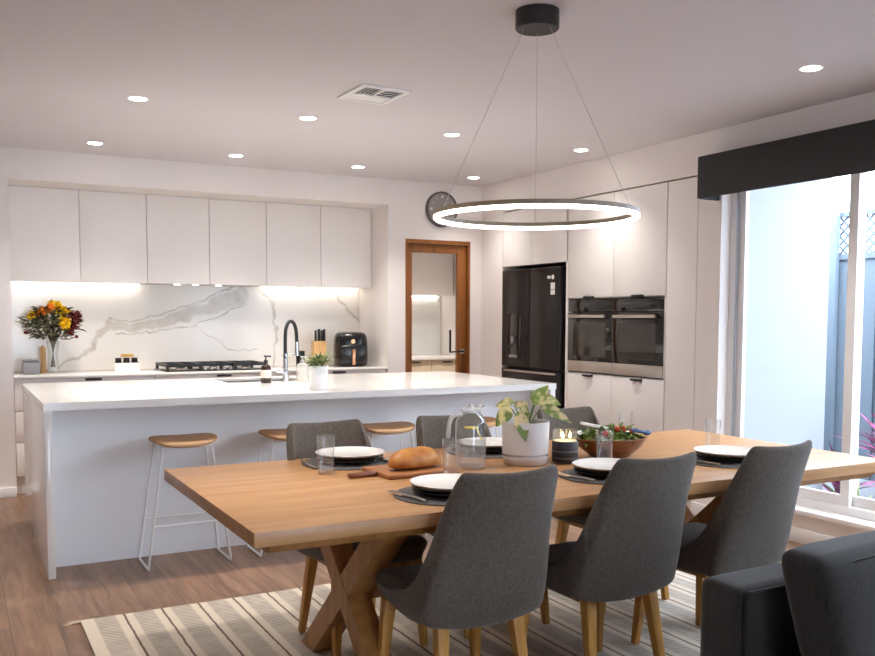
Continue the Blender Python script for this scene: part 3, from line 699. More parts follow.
# potted plant on island
pp = thing('potted_plant', 'small green plant in a white pot on the island', 'plant', (1.99, 5.21, .92))
MB().lathe([(0, 0), (.05, 0), (.053, .004), (.06, .145), (.055, .145), (.052, .125), (0, .125)]).build('pot', POTW, pp)
MB().lathe([(0, .124), (.053, .124), (.053, .13), (0, .132)]).build('soil', SOIL, pp)
lv = MB(); rnd = random.Random(3)
for k in range(85):
    a = rnd.uniform(0, 2*math.pi); e = rnd.uniform(.05, 1.3); rr = rnd.uniform(0, .045)
    dv = Vector((math.cos(a)*math.cos(e), math.sin(a)*math.cos(e), math.sin(e)))
    st = Vector((math.cos(a)*rr, math.sin(a)*rr, .13+rnd.uniform(0, .03)))
    lv.leaf(st+dv*rnd.uniform(0, .035), dv, (0, 0, 1), rnd.uniform(.05, .085), rnd.uniform(.022, .032), .2, .25, rows=4)
lv.build('foliage', PLANT3, pp, recalc=False)

# ------------------------------------------------------------------ things on the kitchen bench
BZ = .91
vs_ = thing('flower_vase', 'clear glass vase holding the bouquet on the bench', 'vase', (.715, 7.8, BZ))
MB().lathe([(0, .004), (.042, .004), (.045, .0), (.05, .02), (.04, .09), (.036, .15), (.046, .235), (.050, .262), (.047, .262), (.043, .235), (.033, .15), (.037, .09), (.046, .02), (.04, .012), (0, .012)], n=28).build('vase_body', GLASS, vs_)
bq = thing('flower_bouquet', 'bouquet of yellow orange and dark red flowers in the glass vase', 'flowers', (.715, 7.8, BZ+.03))
rnd = random.Random(11); stm = MB()
heads = []
for k in range(22):
    a = rnd.uniform(0, 2*math.pi); s = rnd.uniform(.1, 1)
    tipp = Vector((math.cos(a)*.17*s, math.sin(a)*.13*s, .30+.14*(1-.5*s*s)+rnd.uniform(-.02, .03)))
    stm.tube([(-tipp.x*.12, -tipp.y*.12, .02), (tipp.x*.08, tipp.y*.08, .2), tuple(tipp*.6+Vector((0, 0, .15))), tuple(tipp)], .0032, 5); heads.append(tipp)
stm.build('stems', plain('brown_green_stem', srgb(88, 84, 58), .6), bq)
fo = MB()
for k in range(620):
    a = rnd.uniform(0, 2*math.pi); z = rnd.uniform(0, 1)**.7
    rad = (.04+.155*math.sin(math.pi*min(1, .15+.72*z))**1.1)*rnd.uniform(.45, 1)
    p = Vector((math.cos(a)*rad*1.12, math.sin(a)*rad*.8, .24+.245*z))
    dv = Vector((math.cos(a), math.sin(a), rnd.uniform(-.2, 1.0))).normalized()
    fo.leaf(p, dv, (rnd.uniform(-.4, .4), rnd.uniform(-.4, .4), 1), rnd.uniform(.04, .07), rnd.uniform(.028, .046), .2, .2, rows=4)
fo.build('foliage', EUCA, bq, recalc=False)
def bloom(p, r, m, seed):
    q = random.Random(seed); b = MB()
    for k in range(26):
        dv = Vector((q.gauss(0, 1), q.gauss(0, 1)-.35, q.gauss(0, 1)+.35)).normalized()
        b.leaf(Vector(p), dv, (q.gauss(0, 1), q.gauss(0, 1), 1), r*q.uniform(.75, 1.15), r*.7, .2, .3, rows=4)
    b.ell(p, r*.45, r*.45, r*.45, n=10, m=6)
    return b.build('flower', m, bq, recalc=False)
bl = [(-.155, -.05, .43, .036, YEL), (-.075, -.06, .465, .042, ORA), (-.02, -.05, .49, .042, ORA), (-.005, 0, .53, .03, YEL), (.05, -.05, .475, .046, YEL), (.095, -.06, .455, .04, YEL), (.04, 0, .52, .03, YEL),
      (.075, -.13, .385, .05, YEL), (.06, -.15, .355, .035, YEL), (.10, -.12, .35, .03, YEL), (.15, -.08, .42, .042, REDF), (.165, -.06, .385, .045, REDF), (.14, -.1, .345, .04, REDF), (.18, -.05, .445, .032, REDF), (.115, -.12, .30, .03, REDF), (-.10, -.02, .445, .03, ORA)]
for k, (x, y, z, r, m) in enumerate(bl): bloom((x, y-.02, z), r*1.2, m, k)
wk = MB()
for k, (x, y, z) in enumerate([(-.2, -.03, .30), (.17, -.08, .265), (-.19, 0, .36), (.21, -.02, .43)]):
    wk.tube([(x*.3, y*.3, .25), (x*.7, y*.7, z-.02), (x, y, z)], .003, 5).ell((x, y, z), .014, .014, .014, n=10, m=6)
wk.build('seed_heads', REDF, bq)

gj = thing('concrete_canister', 'small grey square canister at the end of the bench', 'canister', (.545, 7.74, BZ))
MB().box(-.062, .062, -.05, .05, 0, .095, .008).build('canister_body', GREYB, gj)
MB().box(-.058, .058, -.046, .046, .095, .113, .005).build('lid', plain('dark_grey_lid', srgb(104, 103, 104), .6), gj)
pmill = thing('pepper_mill', 'tall pale wooden pepper mill beside the grey canister', 'pepper mill', (.645, 7.86, BZ))
MB().lathe([(0, 0), (.027, 0), (.028, .01), (.022, .05), (.019, .1), (.022, .15), (.02, .165), (0, .165)]).build('mill_body', LIGHTW, pmill)
MB().lathe([(0, .165), (.019, .166), (.024, .18), (.024, .195), (.014, .212), (0, .216)]).build('mill_head', ORA if False else LIGHTW, pmill)
MB().ell((0, 0, .222), .008, .008, .008, n=10, m=6).build('knob', STEEL, pmill)

sc = thing('spice_caddy', 'white caddy box on the bench beside the cooktop', 'caddy', (1.275, 7.78, BZ))
MB().box(-.10, .10, -.05, -.044, 0, .075).box(-.10, .10, .044, .05, 0, .075).box(-.10, -.094, -.044, .044, 0, .075).box(.094, .10, -.044, .044, 0, .075).box(-.094, .094, -.044, .044, 0, .006).build('caddy_box', CER, sc, smooth=False)
j0 = thing('spice_jar', 'black spice jar, leftmost in the white caddy', 'jar', (1.275-.065, 7.78, BZ+.0065), group='spice jars in the white caddy')
MB().lathe([(0, 0), (.026, 0), (.027, .004), (.027, .082), (.022, .09), (0, .09)], n=20).build('jar_body', BLKGL, j0)
MB().lathe([(0, .09), (.024, .09), (.024, .108), (0, .11)], n=20).build('lid', BLACK, j0)
dup(j0, 'black spice jar in the middle of the white caddy', (1.275, 7.78, BZ+.0065))
dup(j0, 'black spice jar in the white caddy, nearest the cooktop', (1.275+.065, 7.78, BZ+.0065))
mb_ = thing('mustard_tin', 'mustard lidded tin behind the white caddy', 'tin', (1.30, 7.89, BZ))
MB().lathe([(0, 0), (.05, 0), (.05, .12), (0, .12)], n=24).build('tin_body', CER, mb_)
MB().lathe([(0, .12), (.052, .12), (.052, .142), (0, .143)], n=24).build('lid', GOLDLID, mb_)

# cooktop
ct = thing('gas_cooktop', 'black gas cooktop with cast iron trivets on the bench', 'cooktop', (1.985, 7.78, BZ))
MB().box(-.44, .44, -.24, .24, 0, .012, .004).build('glass_base', BLKGL, ct)
bur = [(-.29, -.11), (-.29, .12), (.02, .02), (.27, -.11), (.27, .12)]
for x, y in bur:
    MB().cyl((x, y, .012), (x, y, .024), .045, .04).build('burner', STEEL, ct)
    MB().cyl((x, y, .024), (x, y, .032), .034).build('burner_cap', BLACK, ct)
def trivet(x0, x1, y0, y1):
    b = MB()
    for y in (y0, (y0+y1)/2, y1): b.beam((x0, y, .05), (x1, y, .05), .018, .024)
    for x in (x0, (x0+x1)/2, x1): b.beam((x, y0, .05), (x, y1, .05), .018, .024)
    for x in (x0, x1):
        for y in (y0, y1): b.beam((x, y, .011), (x, y, .062), .022, .022)
    b.build('trivet', BLACK, ct)
trivet(-.42, -.15, -.21, .21); trivet(-.13, .135, -.15, .21); trivet(.155, .42, -.21, .21)
for k in range(5): MB().cyl((-.02+k*.055-.09, -.2, .012), (-.02+k*.055-.09, -.2, .036), .018, .016).build('knob', STEEL, ct)

# knife block
kb = thing('knife_block', 'wooden knife block with black handled knives beside the air fryer', 'knife block', (3.035, 7.93, BZ), R(-10))
MB().box(-.06, .06, -.07, .07, 0, .235, .006).build('block', LIGHTW, kb)
for k, (x, y) in enumerate([(-.04, -.045), (-.012, -.045), (.018, -.045), (.044, -.045), (-.03, .0), (.005, .0), (.038, .0)]):
    MB().box(x-.009, x+.009, y-.011, y+.011, .233, .335+(.012 if k % 2 else 0), .005).build('knife_handle', BLACK, kb)
bc = thing('black_canister', 'small black canister behind the white pot plant', 'canister', (2.84, 7.9, BZ))
MB().lathe([(0, 0), (.04, 0), (.041, .005), (.041, .125), (0, .125)], n=24).build('canister_body', BLKPL, bc)
MB().lathe([(0, .125), (.042, .125), (.042, .145), (0, .147)], n=24).build('lid', BLACK, bc)
# air fryer
af = thing('air_fryer', 'black air fryer with a rose gold handle on the bench', 'air fryer', (3.30, 7.80, BZ), R(-14))
prof = [(-.13, -.15), (-.06, -.165), (.06, -.165), (.13, -.15), (.158, -.08), (.16, .06), (.13, .15), (-.13, .15), (-.16, .06), (-.158, -.08)]
b = MB(); lay = []
for z, s in ((0, .9), (.015, .97), (.08, 1.0), (.2, .99), (.27, .95), (.305, .86), (.318, .7), (.32, .3)):
    lay.append([b.bm.verts.new((x*s, y*s, z)) for x, y in prof])
for A, B_ in zip(lay, lay[1:]):
    for i in range(len(A)): b.bm.faces.new((A[i], A[(i+1) % len(A)], B_[(i+1) % len(A)], B_[i]))
b.bm.faces.new(lay[0][::-1]); b.bm.faces.new(lay[-1])
o = b.build('fryer_body', BLKPL, af, ang=50); md = o.modifiers.new('s', 'SUBSURF'); md.levels = md.render_levels = 2
bk = MB().box(-.115, .115, -.182, -.12, .03, .2, .015, 3).build('basket_drawer', BLKPL, af)
MB().beam((0, -.205, .02), (0, -.205, .165), .03, .022, bev=.006).box(-.012, .012, -.2, -.16, .13, .155).build('basket_handle', ROSE, bk)
MB().cyl((0, -.157, .235), (0, -.168, .235), .02, n=24).build('dial', ROSE, af)

# ------------------------------------------------------------------ rug
rg = MB(); RX0, RX1, RY0, RY1 = .47, 3.98, 1.95, 4.21
rg.box(RX0, RX1, RY0, RY1, .001, .009, .003)
tag(rg.build('rug', RUG), 'cream and grey striped woven rug under the dining table', 'rug')
fr = bpy.data.objects['rug']
tb = MB()
tb.tube([(RX0+.01, RY1-.005, .006), (RX0-.03, RY1+.0, .006), (RX0-.075, RY1-.035, .004)], [.006, .005, .002], 6).tube([(RX0+.01, RY1-.012, .006), (RX0-.04, RY1-.02, .005), (RX0-.06, RY1-.05, .004)], [.005, .004, .002], 6)
tb.build('corner_tassel', plain('cream_tassel', srgb(205, 188, 160), .9), fr)

# ------------------------------------------------------------------ dining table
TX0, TX1, TY0, TY1, TZ = .738, 3.57, 2.449, 3.668, .752
tcx, tcy = (TX0+TX1)/2, (TY0+TY1)/2
tbl = thing('dining_table', 'long oak dining table with crossed legs', 'dining table', (tcx, tcy, .009))
hx, hy = (TX1-TX0)/2, (TY1-TY0)/2
z1 = TZ-.009
MB().box(-hx, hx, -hy, hy, z1-.045, z1, .003).build('table_top', OAK, tbl)
MB().poly_prism([(-hy+.02, z1-.045), (hy-.02, z1-.045), (hy-.055, z1-.078), (-hy+.055, z1-.078)], 0, -hx+.055, hx-.055).build('under_frame', OAKLEG, tbl, smooth=False)
for X in (-.86, .86):
    for s in (-1, 1):
        lg = MB(); x0 = X-.045; x1 = X+.045
        wd = .068
        lg.poly_prism([(s*(.37-wd), 0), (s*(.37+wd), 0), (-s*(.37-wd), z1-.078), (-s*(.37+wd), z1-.078)], 0, x0+(.0008*s), x1+(.0008*s))
        lg.build('leg', OAKLEG, tbl, smooth=False)
    MB().box(X-.05, X+.05, -.46, .46, z1-.1, z1-.0785, .002).build('leg_top_rail', OAKLEG, tbl)
MB().box(-.815, .815, -.04, .04, .30, .385, .003).build('stretcher', OAKLEG, tbl)

# ------------------------------------------------------------------ dining chairs
def make_chair(label):
    t = thing('dining_chair', label, 'dining chair', (0, 0, 0), group='charcoal dining chairs around the table')
    # shell: u runs front-left, round the back, to front-right
    def path(u):
        # half outline: side then corner then back (u 0..1 from front to back centre)
        pts = [(.21, .235), (.222, .12), (.230, .0), (.234, -.10), (.236, -.15), (.236, -.185), (.215, -.205), (.12, -.213), (0, -.215)]
        f = u*(len(pts)-1); i = min(int(f), len(pts)-2); k = f-i
        return pts[i][0]*(1-k)+pts[i+1][0]*k, pts[i][1]*(1-k)+pts[i+1][1]*k
    Hs = [.43, .435, .45, .50, .60, .892, .892, .884, .880]
    Bs = [.408, .392, .378, .376, .382, .386, .374, .353, .345]
    rows = []
    nu = 9
    us = [i/(nu-1) for i in range(nu)]
    order = [(u, -1, i) for i, u in enumerate(us)]+[(u, 1, nu-1-j) for j, u in enumerate(us[::-1][1:], 1)]
    NV = 9
    for v in range(NV+1):
        row = []
        for (u, s, i) in order:
            x, y = path(u)
            f = v/NV
            z = Bs[i]+(Hs[i]-Bs[i])*f
            zz = max(0, z-.44)
            back = max(0, min(1, (-y-.02)/.17))
            x2 = x*(1-.42*zz*back) ; y2 = y-.37*zz*back
            # bow of the back so the corners come slightly forward
            if z > .5: y2 += .022*(x/.2)**2*min(1, (z-.5)/.2)*back
            if z < .42:
                q = (.42-z)/.08; x2 *= 1-.10*q*q; y2 = y2*(1-.10*q*q)
            row.append((s*x2, y2, z))
        rows.append(row)
    b = MB().grid(rows)
    o = b.build('backrest', CHAIRF, t, recalc=True, ang=180)
    md = o.modifiers.new('thick', 'SOLIDIFY'); md.thickness = .034; md.offset = -1
    md = o.modifiers.new('sub', 'SUBSURF'); md.levels = md.render_levels = 2
    me = o.data
    c = MB().box(-.205, .205, -.185, .25, .365, .462, .028, 3)
    for v_ in c.bm.verts:
        v_.co.z += .012*(1-(v_.co.x/.2)**2)*(1 if v_.co.z > .42 else 0)
        if v_.co.z < .40: v_.co.x *= .93; v_.co.y *= .95
    c.build('seat', CHAIRF, t, ang=60)
    MB().box(-.18, .18, .15, .18, .335, .38).box(-.15, .15, -.14, -.12, .352, .385).box(-.17, -.15, -.12, .15, .352, .385).box(.15, .17, -.12, .15, .352, .385).build('seat_frame', OAKLEG, t, smooth=False)
    for sx in (-1, 1):
        MB().beam((sx*.175, .18, .372), (sx*.20, .212, .0), .044, .044, .027, .027, bev=.003, up=(0, 1, 0)).build('leg', CHLEG, t)
        MB().beam((sx*.14, -.135, .385), (sx*.168, -.205, .0), .044, .044, .027, .027, bev=.003, up=(0, 1, 0)).build('leg', CHLEG, t)
    return t
ch0 = make_chair('charcoal fabric dining chair on the near side, beside the crossed table leg')
CH = [(1.50, 2.615, 0, None), (2.09, 2.615, R(1), 'charcoal fabric dining chair, middle of the three seen from behind'),
      (2.69, 2.625, R(5), 'charcoal fabric dining chair seen from behind, partly hidden by the sofa'),
      (1.472, 3.41, R(180+3), 'charcoal fabric dining chair facing the camera, behind the drinking glass and bread'),
      (2.09, 3.41, R(180-1), 'charcoal fabric dining chair facing the camera, behind the water jug'),
      (2.79, 3.41, R(180+2), 'charcoal fabric dining chair facing the camera, behind the candle and salad')]
ch0.location = (1.50, 2.615, .0095)
for x, y, rz, lab in CH[1:]: dup(ch0, lab, (x, y, .0095), rz)

# ------------------------------------------------------------------ bar stools
def make_stool(label):
    t = thing('bar_stool', label, 'bar stool', (0, 0, 0), group='white wire bar stools at the island')
    b = MB(); n = 28; lay = []
    out = []
    for k in range(n):
        a = 2*math.pi*k/n
        ca, sa = math.cos(a), math.sin(a)
        out.append((math.copysign(abs(ca)**.75, ca)*.182, math.copysign(abs(sa)**.8, sa)*.15))
    def zz(x, y): return .05*(abs(x)/.2)**2.2*.35-.035*max(0, -y/.15)**2*.5
    for s, dz in ((.0, 0), (.5, 0), (.92, 0), (1.0, -.008), (1.0, -.018), (.9, -.026), (.0, -.026)):
        if s == 0: lay.append([b.bm.verts.new((0, 0, .695+dz))])
        else: lay.append([b.bm.verts.new((x*s, y*s, .695+dz+zz(x*s, y*s))) for x, y in out])
    for A, B_ in zip(lay, lay[1:]):
        for i in range(n):
            j = (i+1) % n
            if len(A) == 1: b.bm.faces.new((A[0], B_[i], B_[j]))
            elif len(B_) == 1: b.bm.faces.new((A[i], B_[0], A[j]))
            else: b.bm.faces.new((A[i], B_[i], B_[j], A[j]))
    b.build('seat', STOOLWOOD, t, ang=50)
    r = .0065
    fz = .007
    for s in (-1, 1):
        P = [(s*.13, -.09, .668), (s*.222, -.135, fz+.02), (s*.222, -.128, fz), (s*.222, .128, fz), (s*.222, .135, fz+.02), (s*.14, .085, .668)]
        MB().tube(P, r, 8).build('leg', WHITEM, t)
    MB().tube([(s_*1, -.122, .235) for s_ in (-.192, .192)], r, 8).build('footrest', WHITEM, t)
    MB().tube([(-.192, .118, .235), (.192, .118, .235)], r, 8).build('stretcher', WHITEM, t)
    for y_, z_ in ((-.092, .655), (.087, .658)): MB().box(-.14, .14, y_-.007, y_+.007, z_-.004, z_+.006).build('seat_bracket', WHITEM, t, smooth=False)
    return t
sl_ = ['white wire bar stool with wooden seat nearest the waterfall end of the island', 'white wire bar stool with wooden seat, second from the waterfall end', 'white wire bar stool with wooden seat, third from the waterfall end', 'white wire bar stool mostly hidden behind the water jug']
st0 = make_stool(sl_[0]); st0.location = (1.117, 5.02, 0)
for k in (1, 2, 3): dup(st0, sl_[k], (1.117+.62*k, 5.02, 0))

# ------------------------------------------------------------------ table settings
def mat_(x, y, lab):
    return tag(MB().lathe([(0, 0), (.188, 0), (.19, .001), (.19, .003), (.188, .004), (0, .004)], n=48).build('placemat', MATF, loc=(x, y, TZ+.0005)), lab, 'placemat', 'round felt placemats')
PLW = [(0, .012), (.085, .012), (.118, .018), (.142, .026), (.1455, .0275), (.1445, .0235), (.118, .012), (.08, .004), (0, .004)]
PLB = [(0, .008), (.08, .008), (.115, .013), (.138, .021), (.141, .023), (.14, .018), (.115, .006), (.075, 0), (0, 0)]
names = [(1.495, 2.675, 'near side, in front of the bread board'), (2.22, 2.71, 'near side, in front of the candle'), (2.91, 2.76, 'near side, at the window end'),
         (1.45, 3.47, 'far side, behind the bread board'), (2.14, 3.46, 'far side, behind the water jug'), (2.80, 3.45, 'far side, behind the salad bowl')]
for k, (x, y, lab) in enumerate(names):
    mat_(x, y, 'dark grey round felt placemat, '+lab)
    near = y < 3
    b0 = tag(MB().lathe(PLB, n=48).build('plate', CERB, loc=(x+.015, y, TZ+.005)), 'lowest black plate under the white plate, '+lab, 'plate', 'black stoneware plates')
    b0 = tag(MB().lathe([(0, .0), (.075, 0), (.115, .006), (.139, .0195), (.1395, .0245), (.115, .0125), (.075, .006), (0, .006)], n=48).build('plate', CERB, loc=(x+.015, y, TZ+.0155)), 'middle black plate in the stack, '+lab, 'plate', 'black stoneware plates')
    b1 = tag(MB().lathe(PLW, n=48).build('plate', CER, loc=(x+.015, y, TZ+.021)), 'white dinner plate on black plates, '+lab, 'plate', 'white dinner plates')
    s = 1 if near else -1
    f = thing('fork', 'steel fork on the placemat, '+lab, 'fork', (x-s*.155, y-.005, TZ+.005), R(8) if near else R(188), group='forks on the placemats')
    fm = MB().tube([(0, -.095, .004), (0, -.04, .005), (0, .03, .003)], [.0045, .0032, .0028], 8).beam((0, .03, .003), (0, .06, .003), .02, .002)
    for q in (-.0085, -.003, .003, .0085): fm.beam((q, .058, .003), (q*.9, .105, .006), .0028, .0018)
    fm.build('fork_body', STEEL, f); f.scale = (1.35, 1.05, 1.4)
    kf = thing('knife', 'steel knife on the placemat, '+lab, 'knife', (x+s*.172, y, TZ+.005), R(-4) if near else R(176), group='knives on the placemats')
    MB().tube([(0, -.105, .004), (0, -.02, .004)], [.005, .0045], 8).build('knife_handle', STEEL, kf)
    MB().poly_prism([(-.004, -.02), (.008, -.02), (.009, .07), (.002, .105), (-.004, .105)], 2, .003, .0048).build('blade', STEEL, kf)
GP = [(0, 0), (.029, 0), (.031, .003), (.0365, .15), (.0358, .1505), (.0345, .15), (.0295, .012), (.027, .008), (0, .008)]
gl_ = [(1.274, 3.262, 'clear drinking glass beside the bread board handle'), (1.672, 2.965, 'clear drinking glass in front of the water jug'), (2.362, 2.90, 'clear drinking glass in front of the salad bowl'),
       (3.07, 2.995, 'clear drinking glass at the window end of the table'), (2.955, 3.47, 'clear drinking glass behind the salad bowl')]
g0 = None
for x, y, lab in gl_:
    if g0 is None:
        g0 = tag(MB().lathe(GP, n=32).build('drinking_glass', GLASS, loc=(x, y, TZ+.0005)), lab, 'glass', 'drinking glasses on the table')
        zpad = g0
    else:
        c = g0.copy(); COL.objects.link(c); c.location = (x, y, TZ+.0005); c['label'] = lab
# board + bread
bo = thing('chopping_board', 'long handled wooden chopping board under the bread loaf', 'chopping board', (1.63, 3.145, TZ+.0005), R(3))
MB().box(-.20, .125, -.115, .125, 0, .018, .006).build('board', BOARD, bo)
MB().box(-.315, -.195, -.018, .018, 0, .018, .005).build('board_handle', BOWLW, bo)
br = thing('bread_loaf', 'crusty golden bread loaf on the chopping board', 'bread', (1.597, 3.13, TZ+.019), R(12))
b = MB(); seg = 22; rows = []
for i in range(seg+1):
    u = -1+2*i/seg
    w = max(.02, (1-abs(u)**2.6))**.5; hgt = w*(1-.09*math.exp(-((u-.05)/.12)**2))
    row = []
    for k in range(18):
        a = 2*math.pi*k/18
        yy = math.cos(a)*.056*w; z_ = math.sin(a)
        z_ = (.062*z_*hgt if z_ > 0 else .022*z_*w)
        row.append(b.bm.verts.new((u*.125, yy, .022+z_)))
    rows.append(row)
for A, B_ in zip(rows, rows[1:]):
    for k in range(18): b.bm.faces.new((A[k], A[(k+1) % 18], B_[(k+1) % 18], B_[k]))
b.bm.faces.new(rows[0][::-1]); b.bm.faces.new(rows[-1])
b.build('crust', BREAD, br, ang=80)
# jug
jg = thing('water_jug', 'clear glass jug of lemon water with a stopper lid', 'jug', (1.842, 3.11, TZ+.0005))
JP = [(0, 0), (.056, 0), (.061, .006), (.063, .03), (.063, .185), (.058, .2), (.043, .215), (.04, .235), (.0375, .235), (.04, .215), (.055, .199), (.0602, .183), (.0602, .03), (.056, .012), (0, .012)]
MB().lathe(JP, n=40).build('jug_body', GLASS, jg)
MB().lathe([(0, .0135), (.055, .0135), (.059, .03), (.059, .112), (0, .112)], n=36).build('water', WATER, jg)
hd_ = smooth_pts([(-.04, -.0, .222), (-.085, 0, .222), (-.1, 0, .19), (-.105, 0, .13)], 2)
MB().tube(hd_, [.009]*len(hd_), 10).build('jug_handle', glass('jug_handle_glass', (.95, .95, .95, 1), 1.5, .15, 1.5, .35), jg)
MB().lathe([(0, .228), (.036, .228), (.036, .237), (.044, .239), (.044, .246), (.012, .252), (.012, .262), (0, .264)], n=28).beam((.03, 0, .24), (.06, 0, .258), .02, .008).build('lid', glass('jug_lid_glass', (.92, .92, .92, 1), 1.5, .2, 1.5, .3), jg)
lm = MB().cyl((-.058, -.01, .168), (.03, -.045, .166), .004, n=8)
tag(MB().cyl((0, 0, 0), (0, 0, .005), .028, n=24).beam((.012, -.022, .003), (.03, -.035, -.045), .012, .004).build('lemon_slice', LEMON, loc=(1.842-.01, 3.11-.02, TZ+.168)), 'yellow lemon slice floating in the water jug', 'lemon slice')
# table plant
tpn = thing('potted_plant', 'cream variegated leafy plant in a pale grey pot on the table', 'plant', (2.11, 3.11, TZ+.0005))
MB().lathe([(0, .008), (.082, .008), (.0885, .03), (.0895, .043), (.0965, .046), (.1, .18), (.093, .18), (.09, .155), (0, .155)], n=44).build('pot', POTC, tpn)
MB().lathe([(0, 0), (.083, 0), (.09, .006), (.097, .034), (.0965, .037), (.0955, .037), (.083, .0078), (0, .0078)], n=44).build('saucer', POTC, tpn)
MB().lathe([(0, .154), (.091, .154), (.091, .16), (0, .163)], n=30).build('soil', SOIL, tpn)
rt = Vector((.879, -.477, 0)); fw = Vector((.477, .879, 0))
lvs = [(-.078, .235, .0, (-.5, -.15, -.55), .10, .075, PLANT1), (-.05, .225, -.07, (.25, -.45, -.85), .125, .07, PLANT2), (-.03, .235, .02, (.35, 0, -.45), .07, .055, PLANT1), (.03, .25, -.01, (.3, .1, .4), .11, .07, PLANT1),
       (.045, .275, .02, (.75, -.1, -.12), .11, .08, PLANT1), (.07, .245, -.02, (.8, -.2, -.35), .14, .06, PLANT2), (.01, .23, .04, (-.4, .3, .2), .08, .055, PLANT2), (-.06, .255, .03, (-.7, .3, -.1), .09, .06, PLANT1), (.05, .25, .05, (.4, .6, .1), .1, .06, PLANT2)]
for (a, z, f, dv, L_, W_, m) in lvs:
    a = a*.85+.004; b0 = rt*a+fw*f+Vector((0, 0, z)); dd = rt*dv[0]+fw*dv[1]+Vector((0, 0, dv[2]))
    MB().leaf(b0, dd, -fw*.8+Vector((0, 0, .6)), L_, W_, .18, .18, rows=8).build('leaf', m, tpn, recalc=False)
    MB().tube([tuple(b0*.25+Vector((0, 0, .155-.25*b0.z))), tuple(b0*.6+Vector((0, 0, .2-.6*b0.z))), tuple(b0)], [.0035, .003, .002], 6).build('stem', STEMM, tpn)
# candle
cd = thing('candle_jar', 'lit candle in a glass jar with a charcoal label', 'candle', (2.275, 3.055, TZ+.0005))
MB().lathe([(0, 0), (.05, 0), (.053, .004), (.054, .14), (.0515, .14), (.0505, .012), (0, .012)], n=36).build('jar', GLASS, cd)
MB().lathe([(0, .0125), (.0495, .0125), (.0495, .095), (0, .095)], n=32).build('wax', WAX, cd)
MB().lathe([(.0545, .008), (.0552, .009), (.0552, .092), (.0545, .093)], n=36).build('jar_label', CLABEL, cd)
MB().lathe([(.0553, .048), (.0556, .049), (.0556, .054), (.0553, .055)], n=36).lathe([(.0553, .02), (.0556, .021), (.0556, .024), (.0553, .025)], n=36).build('label_band', BAND, cd)
for x, y in ((-.02, -.012), (.02, -.008), (0, .02)):
    w_ = MB().cyl((x, y, .095), (x, y, .105), .0012, n=6).build('wick', BLACK, cd)
    MB().lathe([(0, 0), (.005, .006), (.0045, .013), (.0015, .022), (0, .027)], (x, y, .104), n=10).build('flame', FLAME, w_)
# salad bowl
sb = MB().lathe([(0, 0), (.07, 0), (.085, .004), (.135, .045), (.158, .085), (.153, .087), (.13, .05), (.08, .014), (0, .012)], n=44, sx=1.05, sy=.72)
tag(sb.build('salad_bowl', BOWLW, loc=(2.545, 3.085, TZ+.0005)), 'oval dark wooden bowl filled with salad', 'bowl')
bpy.data.objects['salad_bowl'].rotation_euler = (0, 0, R(-12))
rnd = random.Random(5); sv = MB()
for k in range(230):
    a = rnd.uniform(0, 2*math.pi); rr = rnd.uniform(0, 1)**.5
    p = Vector((math.cos(a)*.14*rr, math.sin(a)*.095*rr, .07+.05*(1-rr*rr)+rnd.uniform(-.012, .012)))
    dv = Vector((rnd.uniform(-1, 1), rnd.uniform(-1, 1), rnd.uniform(0, .8)))
    sv.leaf(p, dv, (rnd.uniform(-.6, .6), rnd.uniform(-.6, .6), 1), rnd.uniform(.03, .055), rnd.uniform(.022, .036), .35, .35, rows=4)
sv.lathe([(0, .05), (.11, .056), (.125, .062), (.11, .07), (0, .08)], n=24, sx=1.05, sy=.7)
so = sv.build('salad_greens', SALG, loc=(2.545, 3.085, TZ+.0005), recalc=False); so.rotation_euler = (0, 0, R(-12))
tag(so, 'mixed green salad leaves filling the wooden bowl', 'salad', kind='stuff')
for (x, y, z, lab) in [(-.075, -.055, .114, 'red cherry tomato in the salad, nearest the candle'), (-.008, -.05, .13, 'red cherry tomato in the salad behind the drinking glass'), (.035, -.045, .128, 'red cherry tomato at the middle of the salad'), (.085, -.03, .116, 'red cherry tomato in the salad nearest the blue handle')]:
    tag(MB().ell((0, 0, 0), .015, .015, .014, n=14, m=8).build('cherry_tomato', TOM, loc=(2.545+x, 3.085+y, TZ+z)), lab, 'tomato', 'cherry tomatoes in the salad')
s1 = thing('salad_server', 'white handled salad server resting on the bowl', 'salad server', (2.545, 3.085, TZ))
MB().beam((-.14, .03, .155), (-.02, -.005, .128), .038, .014, bev=.005).ell((.0, -.01, .11), .03, .022, .008, n=14, m=8).build('server_body', CER, s1)
s2_ = thing('salad_server', 'blue handled salad server at the window end of the bowl', 'salad server', (2.545, 3.085, TZ))
MB().beam((.08, -.03, .122), (.165, -.05, .104), .028, .014, bev=.005).ell((.165, -.05, .104), .02, .016, .013, n=14, m=8).build('server_handle', BLUE, s2_)
MB().ell((.06, -.02, .113), .03, .024, .008, n=14, m=8).build('server_bowl', CER, s2_)

